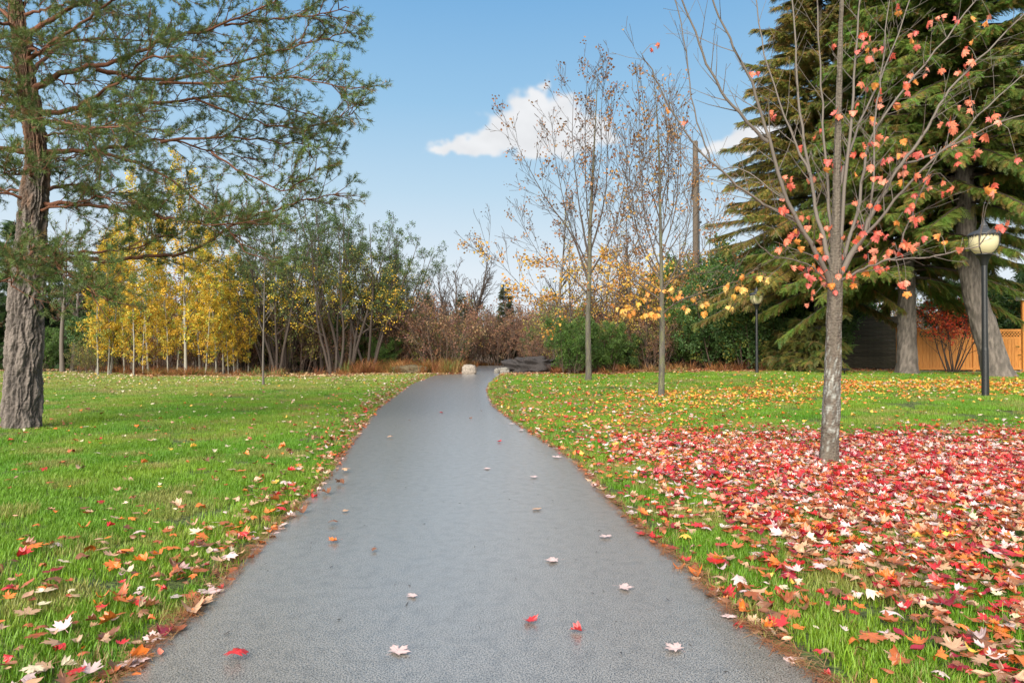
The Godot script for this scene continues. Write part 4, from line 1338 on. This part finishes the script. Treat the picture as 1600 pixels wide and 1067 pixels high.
	for x in range(560, 720, 30): rows.append([x + rnd(-8, 8), rnd(42, 47), rnd(0.7, 1.05), "behind the long mossy stone"])
	for x in range(800, 1010, 26): rows.append([x + rnd(-8, 8), rnd(40, 45), rnd(0.75, 1.1), "behind the weathered log"])
	for x in range(385, 620, 26): rows.append([x + rnd(-8, 8), rnd(36, 41), rnd(0.7, 1.15), "under the crooked thicket trees"])
	for x in range(395, 720, 19): rows.append([x + rnd(-8, 8), rnd(35.5, 40), rnd(0.8, 1.35), "at the lawn edge below the thicket"])
	for x in range(880, 1160, 24): rows.append([x + rnd(-8, 8), rnd(38, 41), rnd(1.0, 1.5), "behind the tall bare tree"])
	for x in range(130, 400, 22): rows.append([x + rnd(-8, 8), rnd(32, 38), rnd(0.45, 0.75), "under the yellow poplars"])
	for x in range(900, 1300, 26): rows.append([x + rnd(-8, 8), rnd(34.5, 38), rnd(0.75, 1.1), "between the utility pole and green bushes"])
	for x in range(-220, 560, 34): rows.append([x + rnd(-12, 12), rnd(46, 52), rnd(1.4, 2.0), "in the depth of the wood behind the poplars"])
	for x in range(860, 1480, 36): rows.append([x + rnd(-12, 12), rnd(43, 48), rnd(1.3, 1.8), "in the depth of the wood behind the hedge"])
	for x in range(-200, 150, 50): rows.append([x + rnd(-8, 8), rnd(45, 48), rnd(0.8, 1.1), "behind the dark cedars"])
	for a in rows:
		var k := rng.randi() % 3
		var p := spot(a[0], a[1])
		if on_path(p.x, p.z, 0.4) and -p.z < 49.0: continue
		if not used[k]:
			place(br[k], p, rng.randf() * TAU, a[2], bl[k] + a[3])
			used[k] = true
		else: copy_of(br[k], p, rng.randf() * TAU, a[2], bl[k] + a[3])
	# ---- green bushes
	var gb := []
	for k in 2:
		gb.append(broadleaf("green_bush", "", "bush", {"h": 3.6, "r": 0.03, "stems": 11, "lean": 0.34, "foot": 0.7, "branches": 9, "reach": 1.3, "bare": 0.06, "kids": [4], "depth": 1, "open": 0.7, "seg": 0.3, "leaf_level": 0, "mat": "brush_twig", "group": "green bushes before the wood",
			"leaves": [["clump_narrow" if k == 0 else "clump_round", green if k == 0 else [Color(0.07, 0.15, 0.04), 2.0, Color(0.11, 0.19, 0.05), 1.5, Color(0.28, 0.27, 0.05), 0.5], 2.1, 0.42, 0.2]]}))
	var gs := [[893, 33.6, 0, 0.82], [945, 35, 0, 0.75], [990, 36, 1, 0.6], [1085, 36, 0, 1.05], [1130, 34, 1, 1.25], [1165, 32.5, 1, 1.3], [1205, 33, 0, 1.35], [1245, 32, 1, 1.15], [1120, 38, 0, 1.55], [1185, 38, 1, 1.7], [1255, 37, 0, 1.6], [600, 37.5, 0, 0.55], [705, 50, 1, 0.75], [840, 46, 1, 0.75], [160, 37, 1, 0.95], [60, 36.5, 0, 0.7], [1060, 39.5, 1, 1.3]]
	gs.append_array([[1070, 41, 0, 1.75], [1110, 43, 1, 2.0], [1150, 41, 0, 2.05], [1200, 42, 1, 2.3], [1250, 41, 0, 2.2], [1300, 42, 1, 2.2], [1175, 35, 0, 1.5], [1230, 34.5, 1, 1.6], [1275, 33, 0, 1.35], [430, 38, 0, 0.9], [525, 38.5, 1, 0.85], [575, 39, 0, 0.8], ])
	var gl := ["leafy bright green bush", "dense dark green bush"]
	var got := [false, false]
	for a in gs:
		var where := " near the utility pole"
		if a[0] < 200: where = " between the pine and the cedars"
		elif a[0] < 720: where = " under the crooked thicket trees"
		elif a[0] < 1000: where = " beside the tall bare tree"
		elif a[0] > 1150: where = " behind the far lamp post"
		if not got[a[2]]:
			place(gb[a[2]], spot(a[0], a[1]), rng.randf() * TAU, a[3], gl[a[2]] + where)
			got[a[2]] = true
		else: copy_of(gb[a[2]], spot(a[0], a[1]), rng.randf() * TAU, a[3], gl[a[2]] + where)
	for x in range(150, 395, 14):
		copy_of(pop[rng.randi() % 3], spot(x + rnd(-6, 6), rnd(31.0, 36.0)), rng.randf() * TAU, rnd(0.38, 0.68), "short yellow leaved poplar sapling under the taller poplars", "poplar saplings")
	# ---- small trees still holding amber leaves, behind the young trees
	var am := broadleaf("amber_tree", "small tree with amber leaves behind the tall bare tree", "tree", {"h": 6.3, "r": 0.08, "stems": 2, "lean": 0.2, "branches": 12, "reach": 2.4, "bare": 0.2, "kids": [4, 3], "depth": 2, "open": 0.65, "mat": "dark_twig", "leaves": [["clump_sparse", [Color(0.5, 0.26, 0.05), 1.0, Color(0.4, 0.17, 0.05), 1.0, Color(0.55, 0.38, 0.07), 1.0], 0.3, 0.42, 0.12]]})
	place(am, spot(955, 37), 0.0, 1.0, "")
	copy_of(am, spot(1010, 36), 2.0, 0.95, "small amber leaved tree behind the slim young tree")
	copy_of(am, spot(880, 40), 4.0, 0.85, "small amber leaved tree above the bright bush near the log")
	for a in [[905, 38, 1.25, 1.0], [935, 41, 1.35, 3.0], [985, 40, 1.3, 5.0], [1035, 40, 1.25, 0.4], [1062, 37.5, 1.0, 2.2]]:
		copy_of(am, spot(a[0], a[1]), a[3], a[2], "tall amber leaved tree in the wood behind the young trees", "amber trees behind the young trees")
	# ---- large spruces on the lamp post side
	var sp := [Color(0.15, 0.21, 0.038), 3.0, Color(0.2, 0.24, 0.042), 2.0, Color(0.27, 0.22, 0.05), 1.4, Color(0.26, 0.16, 0.05), 0.7, Color(0.14, 0.25, 0.04), 1.4]
	spruce("spruce_tree", "large spruce with straight bare trunk foot beside the fence end", {"at": spot(1418, 26.0), "h": 17.5, "r": 0.36, "bottom": 3.7, "reach": 5.4, "seed": 21, "boughs": "big", "pal": sp, "spray": 0.47, "step": 0.08, "droop": 0.5, "whorl": 9, "gap": 0.34})
	spruce("spruce_tree", "large spruce with curved leaning trunk foot in front of the fence", {"at": spot(1562, 23.4), "h": 18.0, "r": 0.42, "bottom": 6.0, "reach": 5.2, "seed": 22, "boughs": "big", "pal": sp, "spray": 0.47, "step": 0.08, "whorl": 9, "gap": 0.34, "lean": Vector3(-0.95, 0, 0), "droop": 0.45})
	spruce("spruce_tree", "spruce with sparse bronze tinged crown against the open sky", {"at": spot(1285, 29.5), "h": 21.0, "r": 0.34, "bottom": 3.6, "reach": 5.2, "seed": 23, "boughs": "bronze", "pal": [Color(0.15, 0.18, 0.035), 2.0, Color(0.26, 0.21, 0.045), 2.0, Color(0.3, 0.18, 0.055), 1.0], "spray": 0.45, "step": 0.09, "gap": 0.34, "whorl": 8, "droop": 0.45})
	copy_of(con, spot(1345, 36), 1.0, 0.9, "dark cedar filling the gap between the two large spruces")
	copy_of(con, spot(1480, 38), 2.5, 0.8, "dark cedar showing over the fence")
	copy_of(con, spot(1660, 30), 2.5, 1.0, "dark cedar behind the bird house")
	var ol := copy_of(gb[1], spot(1570, 34.5), 1.0, 1.35, "leafy green bush growing behind the orange fence")
	copy_of(gb[0], spot(1620, 33.5), 1.0, 1.3, "bright bush overhanging the orange fence")
	# low juniper skirts in front of the hedge
	var jun := spruce("juniper_bush", "low olive juniper with spreading twigs beside the far lamp post", {"h": 2.2, "r": 0.07, "bottom": 0.15, "reach": 1.7, "gap": 0.2, "whorl": 6, "step": 0.2, "spray": 0.5, "seed": 31, "boughs": "juniper", "droop": 0.2, "pal": [Color(0.24, 0.22, 0.05), 1.5, Color(0.13, 0.19, 0.045), 1.8, Color(0.26, 0.18, 0.06), 0.7]})
	place(jun, spot(1268, 28.4), 0.0, 1.0, "")
	copy_of(jun, spot(1228, 31.0), 2.0, 0.8, "yellowing juniper against the dark bushes behind the lamp post")
	# ---- burning bush by the fence
	var red := broadleaf("burning_bush", "scarlet leaved bush with fanned dark stems before the orange fence", "bush", {"h": 3.3, "r": 0.032, "stems": 9, "lean": 0.42, "foot": 0.25, "branches": 7, "reach": 1.4, "bare": 0.3, "kids": [4], "depth": 1, "open": 0.6, "seg": 0.3, "leaf_level": 0, "mat": "dark_twig", "leaves": [["clump_sparse", [Color(0.78, 0.1, 0.04), 2.0, Color(0.8, 0.24, 0.07), 1.0], 0.6, 0.4, 0.14, 1.35], ["clump_round", [Color(0.3, 0.3, 0.05), 1.0], 0.5, 0.3, 0.1, 0.0, 0.5]]})
	place(red, spot(1490, 27.6), 0.0, 1.0, "")
	# ---- tall rusty grasses and small weeds at the wood's edge
	var s := SC.new()
	for k in 1700:
		var x: float = rnd(530, 880) if rng.randf() < 0.5 else (rnd(125, 330) if rng.randf() < 0.5 else rnd(300, 1290))
		var far := 0.0
		if x < 690 or x > 860: far = lawn_end(spot(x, 33).x) + absf(rng.randfn()) * 1.6 + 0.2
		else: far = rnd(50, 53)
		if x > 540 and x < 690: far = rnd(34.0, 38)
		if x > 690 and x < 725: far = rnd(33.2, 38)
		var p := spot(x, far)
		if on_path(p.x, p.z, 0.1): continue
		if fbm.get_noise_2d(p.x * 35.0, p.z * 35.0) < (-0.15 if x > 540 and x < 730 else 0.08): continue
		var tall := rnd(0.25, 1.0) * (0.95 if x > 540 and x < 730 else 0.6)
		s.add(Transform3D(Basis(Vector3.UP, rng.randf() * TAU).scaled(Vector3(1.6, tall, 1.6)), p), vary(pick([Color(0.34, 0.15, 0.05), 2.0, Color(0.42, 0.24, 0.09), 1.5, Color(0.24, 0.09, 0.04), 1.0, Color(0.16, 0.2, 0.05), 0.7]), 0.25))
	var dry := scatter("dry_grass", LM.tuft_dry, M.dry_grass, s, self)
	tag(dry, "rusty brown tall grass fringing the wood and the stones", "dry grass")
	# leaf litter under the wood's edge
	var ls := SC.new()
	for k in 9000:
		var x := rnd(-60, 1420)
		var p := spot(x, 33)
		var far := lawn_end(p.x) - 0.8 + absf(rng.randfn()) * 2.2
		p = spot(x, far)
		if on_path(p.x, p.z, 0.0): continue
		p.y += rnd(0.02, 0.07)
		ls.add(Transform3D(Basis.from_euler(Vector3(rnd(-0.6, 0.6), rng.randf() * TAU, rnd(-0.6, 0.6))).scaled(Vector3.ONE * rnd(0.09, 0.16)), p), vary(pick([Color(0.36, 0.11, 0.04), 1.5 if x > 800 else 0.6, Color(0.5, 0.32, 0.16), 1.2, Color(0.25, 0.1, 0.04), 1.0, Color(0.55, 0.42, 0.2), 0.3 if x > 800 else 1.4]), 0.25))
	tag(scatter("leaf_litter", LM.maple_arched, M.ground_leaf, ls, self), "brown leaf litter lying under the edge of the wood", "leaves")

func place(o: Node3D, at: Vector3, turn: float, size: float, label: String) -> void:
	o.position = at
	o.rotation.y = turn
	o.scale = Vector3.ONE * size
	if label: o.set_meta("label", label)

# ------------------------------------------------------------------ stones, lamps, fence, pole
func rock(called: String, label: String, at: Vector3, size: Vector3, seed: int, col: Color, bump: float, layered: float) -> void:
	var n := FastNoiseLite.new()
	n.seed = seed
	n.frequency = 1.0
	n.fractal_octaves = 4
	var mb := MB.new()
	var rows := 26
	var cols := 40
	for j in rows + 1:
		for k in cols:
			var th := PI * j / rows
			var ph := TAU * k / cols
			var d := Vector3(sin(th) * cos(ph), cos(th), -sin(th) * sin(ph))
			var q := Vector3(signf(d.x) * pow(absf(d.x), 0.7), signf(d.y) * pow(absf(d.y), 0.7), signf(d.z) * pow(absf(d.z), 0.7))
			var r := 1.0 + bump * n.get_noise_3dv(d * 1.6 + Vector3(seed, 0, 0)) + bump * 0.3 * n.get_noise_3dv(d * 6.0)
			var lay := layered * sin((d.y + 0.35 * n.get_noise_3dv(d * 1.2)) * 14.0)
			var p := q * (r + lay) * size * 0.5
			mb.vert(p + Vector3(0, size.y * 0.36, 0), col)
	for j in rows:
		for k in cols:
			var a := j * cols + k
			var b := j * cols + (k + 1) % cols
			mb.i.append_array([a, b, b + cols, a, b + cols, a + cols])
	mb.smooth()
	var o := part(called, mb.mesh(), M.stone, self)
	o.position = at
	tag(o, label, "rock")

func make_stones() -> void:
	rock("boulder", "squat pale boulder standing in the far end of the path", spot(733, 33.2), Vector3(0.72, 0.55, 0.6), 3, Color(0.38, 0.32, 0.27), 0.16, 0.0)
	rock("mossy_stone", "long low brown stone lying in rusty grass beside the path end", spot(642, 34.5), Vector3(1.85, 0.5, 0.8), 5, Color(0.16, 0.125, 0.07), 0.2, 0.01)
	rock("weathered_log", "big dark weathered log with pale ridges across from the boulder", spot(829, 35.4), Vector3(2.4, 0.86, 0.95), 9, Color(0.055, 0.05, 0.048), 0.75, 0.02)
	rock("stone", "small grey stone at the end of the weathered log", spot(787, 34.6), Vector3(0.62, 0.34, 0.4), 12, Color(0.3, 0.28, 0.25), 0.3, 0.0)
	rock("stone", "smallest grey stone standing on the path edge near the log", spot(776, 34.4), Vector3(0.24, 0.3, 0.24), 14, Color(0.27, 0.25, 0.22), 0.3, 0.0)

func make_lamp(label: String, at: Vector3) -> void:
	var root := thing("lamp_post", label, "lamp post", at, "black globe lamp posts")
	var b := MB.new()
	b.lathe([Vector2(0.0, -0.1), Vector2(0.075, -0.1), Vector2(0.075, 0.02), Vector2(0.066, 0.05), Vector2(0.06, 0.9), Vector2(0.058, 0.95), Vector2(0.054, 0.98), Vector2(0.048, 2.5), Vector2(0.05, 2.58)], 24)
	b.smooth()
	part("post", b.mesh(), M.black_iron, root)
	var c := MB.new()
	c.lathe([Vector2(0.05, 2.57), Vector2(0.062, 2.6), Vector2(0.075, 2.66), Vector2(0.115, 2.74), Vector2(0.15, 2.77), Vector2(0.155, 2.79), Vector2(0.13, 2.8), Vector2(0.0, 2.8)], 28)
	c.smooth()
	part("neck_cup", c.mesh(), M.black_iron, root)
	var g := MB.new()
	g.lathe([Vector2(0.125, 2.795), Vector2(0.17, 2.83), Vector2(0.215, 2.89), Vector2(0.24, 2.96), Vector2(0.25, 3.03), Vector2(0.248, 3.1), Vector2(0.24, 3.15), Vector2(0.2, 3.17), Vector2(0.0, 3.17)], 36)
	g.smooth()
	part("globe", g.mesh(), M.cream_globe, root)
	for k in 4:
		var r := MB.new()
		var a := TAU * k / 4.0 + 0.9
		var pts := PackedVector3Array()
		var rad := PackedFloat32Array()
		for q in [[0.13, 2.795], [0.18, 2.83], [0.226, 2.89], [0.251, 2.96], [0.261, 3.03], [0.259, 3.1], [0.252, 3.16]]:
			pts.append(Vector3(cos(a) * q[0], q[1], sin(a) * q[0]))
			rad.append(0.009)
		r.tube(pts, rad, 6)
		part("rib", r.mesh(), M.black_iron, root)
	var h := MB.new()
	h.lathe([Vector2(0.262, 3.145), Vector2(0.275, 3.15), Vector2(0.278, 3.165), Vector2(0.272, 3.18), Vector2(0.235, 3.215), Vector2(0.18, 3.245), Vector2(0.11, 3.27), Vector2(0.085, 3.29), Vector2(0.082, 3.31), Vector2(0.06, 3.33)], 32)
	h.smooth()
	var hood := part("hood", h.mesh(), M.lamp_hood, root)
	for k in 28:      # the toothed rim under the hood
		var t := MB.new()
		var a := TAU * k / 28.0
		var d := Vector3(cos(a), 0, sin(a))
		var w := Vector3(-d.z, 0, d.x) * 0.018
		t.quad(d * 0.272 + Vector3(0, 3.155, 0) - w, d * 0.268 + Vector3(0, 3.118, 0) - w * 0.3, d * 0.268 + Vector3(0, 3.118, 0) + w * 0.3, d * 0.272 + Vector3(0, 3.155, 0) + w)
		t.quad(d * 0.262 + Vector3(0, 3.155, 0) + w, d * 0.262 + Vector3(0, 3.118, 0) + w * 0.3, d * 0.262 + Vector3(0, 3.118, 0) - w * 0.3, d * 0.262 + Vector3(0, 3.155, 0) - w)
		part("tooth", t.mesh(), M.lamp_hood, hood)
	var f := MB.new()
	f.lathe([Vector2(0.062, 3.325), Vector2(0.07, 3.34), Vector2(0.062, 3.36), Vector2(0.04, 3.4), Vector2(0.018, 3.44), Vector2(0.014, 3.455), Vector2(0.02, 3.468), Vector2(0.012, 3.482), Vector2(0.0, 3.486)], 20)
	f.smooth()
	part("finial", f.mesh(), M.lamp_hood, root)

func make_fence() -> void:
	var far := 29.4
	var foot := spot(1435, far)
	foot.y -= 0.02
	var root := thing("wooden_fence", "orange stained board fence with lattice top behind the red bush", "fence", foot)
	var post := MB.new()
	post.box(Vector3(-0.055, -0.1, -0.055), Vector3(0.055, 1.86, 0.055), 0.008)
	post.box(Vector3(-0.075, 1.86, -0.075), Vector3(0.075, 1.9, 0.075), 0.012)
	var pm := post.mesh()
	var boards := []
	for k in 3:
		var b := MB.new()
		b.box(Vector3(-0.067, 0.08, -0.011), Vector3(0.067, 1.42, 0.011), 0.004, Color(1, 1, 1) * [1.0, 0.9, 1.1][k])
		boards.append(b.mesh())
	var rail := MB.new()
	rail.box(Vector3(0.06, -0.045, -0.02), Vector3(2.34, 0.045, 0.02), 0.006)
	var rm := rail.mesh()
	var lat := MB.new()
	for k in 17:
		for s in [-1.0, 1.0]:
			var x0 := 0.06 + 2.28 * k / 17.0
			var a := Vector3(x0, 1.47, 0.006 * s)
			var d := Vector3(0.27, 0.28 * s, 0)
			if s < 0: a.y = 1.75
			if x0 + 0.27 > 2.34: d *= (2.34 - x0) / 0.27
			var w := Vector3(0.012, -0.012 * s, 0)
			var z := Vector3(0, 0, 0.004)
			lat.quad(a - w + z, a + d - w + z, a + d + w + z, a + w + z)
			lat.quad(a + w - z, a + d + w - z, a + d - w - z, a - w - z)
			lat.quad(a - w - z, a + d - w - z, a + d - w + z, a - w + z)
			lat.quad(a + w + z, a + d + w + z, a + d + w - z, a + w - z)
	var lm := lat.mesh()
	for p in 5:
		var x := p * 2.4
		part("post", pm, M.fence_wood, root).position = Vector3(x, 0, 0)
		if p == 4: break
		for y in [0.12, 1.44, 1.78]:
			part("rail", rm, M.fence_wood, root).position = Vector3(x, y, 0.034 if y < 1.0 else 0.0)
		for k in 16:
			var b := part("board", boards[rng.randi() % 3], M.fence_wood, root)
			b.position = Vector3(x + 0.132 + 0.1425 * k, 0, rnd(-0.002, 0.002))
		part("lattice", lm, M.fence_wood, root).position = Vector3(x, 0, 0)
	# gate post standing before the fence end
	var g := MB.new()
	g.box(Vector3(-0.075, -0.1, -0.075), Vector3(0.075, 1.84, 0.075), 0.01)
	g.box(Vector3(-0.095, 1.84, -0.095), Vector3(0.095, 1.89, 0.095), 0.015)
	var gp := part("gate_post", g.mesh(), M.fence_wood, self)
	gp.position = spot(1405, 29.4)
	tag(gp, "single orange wooden post between the dark shed wall and the fence", "post")
	# old dark wall of stacked boards
	var w := spot(1312, 33.5)
	var wall := thing("timber_wall", "old dark mossy wall of horizontal boards behind the spruces", "wall", w)
	for k in 13:
		var b := MB.new()
		b.box(Vector3(-0.6, 0.0, -0.04), Vector3(3.4, 0.19, 0.04), 0.012, Color(1, 1, 1) * rnd(0.75, 1.25))
		var o := part("board", b.mesh(), M.old_wood, wall)
		o.position = Vector3(0, 0.04 + k * 0.197, rnd(-0.012, 0.012))
	for x in [-0.5, 1.4, 3.3]:
		var b := MB.new()
		b.box(Vector3(x - 0.07, -0.1, -0.2), Vector3(x + 0.07, 2.6, -0.06), 0.01)
		part("post", b.mesh(), M.old_wood, wall)
	# paved strip at the foot of the fence
	var s := MB.new()
	var rows := 0
	var x := 14.5
	while x < 30.0:
		for q in [[-28.0, -0.03], [-28.03, 0.03], [-29.1, 0.03], [-29.13, -0.03]]:
			s.vert(Vector3(x, terrain(x, q[0]) + q[1], q[0]))
		rows += 1
		x += 0.5
	for j in rows - 1:
		for k in 3:
			var a := j * 4 + k
			s.i.append_array([a, a + 1, a + 5, a, a + 5, a + 4])
	s.smooth()
	tag(part("side_path", s.mesh(), M.concrete, self), "", "", "", "structure")

func make_small_things() -> void:
	# utility pole
	var at := spot(1088, 40.0)
	var root := thing("utility_pole", "weathered wooden utility pole rising above the bushes", "pole", at)
	var p := MB.new()
	p.lathe([Vector2(0.0, -0.2), Vector2(0.19, -0.2), Vector2(0.18, 4.0), Vector2(0.165, 9.0), Vector2(0.15, 13.2), Vector2(0.13, 13.24), Vector2(0.0, 13.26)], 18)
	p.smooth()
	part("shaft", p.mesh(), M.pole_wood, root)
	var c := MB.new()
	c.tube(PackedVector3Array([Vector3(0.2, 0.5, 0.05), Vector3(0.2, 6.0, 0.05), Vector3(0.18, 11.9, 0.05)]), PackedFloat32Array([0.03, 0.03, 0.03]), 6)
	part("conduit", c.mesh(), M.lamp_hood, root)
	for y in [8.4, 12.6]:
		var b := MB.new()
		b.box(Vector3(0.1, y, -0.05), Vector3(0.34, y + 0.12, 0.08), 0.01)
		part("bracket", b.mesh(), M.lamp_hood, root)
	# bird house on a post, cut by the frame
	at = spot(1600, 28.4)
	root = thing("bird_house", "white bird house with orange roof on a pole over the fence", "bird house", at)
	var q := MB.new()
	q.box(Vector3(-0.04, -0.1, -0.04), Vector3(0.04, 2.2, 0.04), 0.006)
	part("post", q.mesh(), M.fence_wood, root)
	root.scale = Vector3(1.35, 1.35, 1.35)
	var h := MB.new()
	h.box(Vector3(-0.13, 2.2, -0.13), Vector3(0.13, 2.46, 0.13), 0.01)
	part("box", h.mesh(), M.white_paint, root)
	var r := MB.new()
	for s in [-1.0, 1.0]:
		var a := Vector3(s * 0.2, 2.45, 0.18)
		var b := Vector3(0, 2.62, 0.18)
		var z := Vector3(0, 0, -0.36)
		var u := Vector3(0, 0.02, 0)
		if s > 0:
			r.quad(a + u, a + z + u, b + z + u, b + u)
			r.quad(a, b, b + z, a + z)
			r.quad(a, a + u, b + u, b)
		else:
			r.quad(a + u, b + u, b + z + u, a + z + u)
			r.quad(a, a + z, b + z, b)
			r.quad(a, b, b + u, a + u)
	part("roof", r.mesh(), M.fence_wood, root)
	var e := MB.new()
	e.lathe([Vector2(0.0, 0.0), Vector2(0.035, 0.0), Vector2(0.035, 0.006), Vector2(0.0, 0.006)], 16)
	var hole := part("entrance_hole", e.mesh(), M.black_iron, root)
	hole.position = Vector3(0, 2.36, 0.131)
	hole.rotation.x = PI / 2
	# low garden light behind the maple
	at = spot(1320, 25.5)
	root = thing("garden_light", "small black low garden light in the lawn behind the maple", "garden light", at)
	var g := MB.new()
	g.lathe([Vector2(0.0, -0.05), Vector2(0.02, -0.05), Vector2(0.02, 0.16), Vector2(0.06, 0.17), Vector2(0.06, 0.2), Vector2(0.0, 0.2)], 16)
	g.smooth()
	part("stake", g.mesh(), M.black_iron, root)
	var k := MB.new()
	k.lathe([Vector2(0.0, 0.195), Vector2(0.19, 0.2), Vector2(0.2, 0.215), Vector2(0.1, 0.26), Vector2(0.0, 0.27)], 20)
	k.smooth()
	part("cap", k.mesh(), M.black_iron, root)

# ------------------------------------------------------------------ build
func _ready() -> void:
	rng.seed = 20
	fbm.seed = 4
	fbm.frequency = 0.03
	fbm.fractal_octaves = 3
	# camera: eye 1.15 m above the path, tilted up a little
	var tilt := atan(14.5 / F)
	look = Basis(Vector3.RIGHT, tilt)
	var cam := Camera3D.new()
	cam.name = "camera"
	cam.fov = rad_to_deg(2.0 * atan(533.5 / F))
	cam.near = 0.05
	cam.far = 3000.0
	cam.transform = Transform3D(look, EYE)
	add_child(cam)
	cam.current = true
	# sky, sun through thin cloud, exposure
	var env := Environment.new()
	env.background_mode = Environment.BG_SKY
	var sky := Sky.new()
	sky.sky_material = make_sky()
	env.sky = sky
	env.tonemap_mode = Environment.TONE_MAPPER_LINEAR
	env.tonemap_exposure = EXPOSURE
	env.sdfgi_enabled = true
	env.ssao_enabled = true
	env.ssil_enabled = true
	var we := WorldEnvironment.new()
	we.name = "environment"
	we.environment = env
	add_child(we)
	var sun := DirectionalLight3D.new()
	sun.name = "sun"
	sun.light_energy = 0.5
	sun.light_angular_distance = 60.0
	sun.light_color = Color(1.0, 0.965, 0.9)
	sun.shadow_enabled = true
	sun.rotation_degrees = Vector3(-33, -20, 0)
	add_child(sun)
	# edges of the path: pixels to ground
	for a in [[190, 1067], [245, 1010], [330, 935], [400, 860], [470, 795], [520, 740], [548, 695], [590, 640], [640, 602], [675, 588]]:
		path_left.append(Vector2((a[0] - 800.0) * EYE.y / (a[1] - 548.0), F * EYE.y / (a[1] - 548.0)))
	path_left.append_array([Vector2(-3.5, 32.0), Vector2(-2.5, 33.6), Vector2(-2.2, 40.0), Vector2(-2.6, 53.0)])
	for a in [[1280, 1060], [1150, 970], [1060, 880], [990, 820], [940, 770], [900, 725], [850, 690], [800, 658], [770, 635], [762, 612], [765, 600], [783, 585]]:
		path_right.append(Vector2((a[0] - 800.0) * EYE.y / (a[1] - 548.0), F * EYE.y / (a[1] - 548.0)))
	path_right.append_array([Vector2(-0.2, 38.0), Vector2(0.1, 53.0)])
	make_materials()
	make_leaf_meshes()
	make_ground()
	make_path()
	make_grass()
	make_stones()
	make_fence()
	make_pine()
	make_maple()
	make_young_trees()
	make_background()
	make_lamp("black globe lamp post standing on the lawn before the leaning spruce", spot(1540, 13.3))
	make_lamp("black globe lamp post among the green bushes at the wood's edge", spot(1183, 27.4))
	make_small_things()
	make_fallen_leaves()
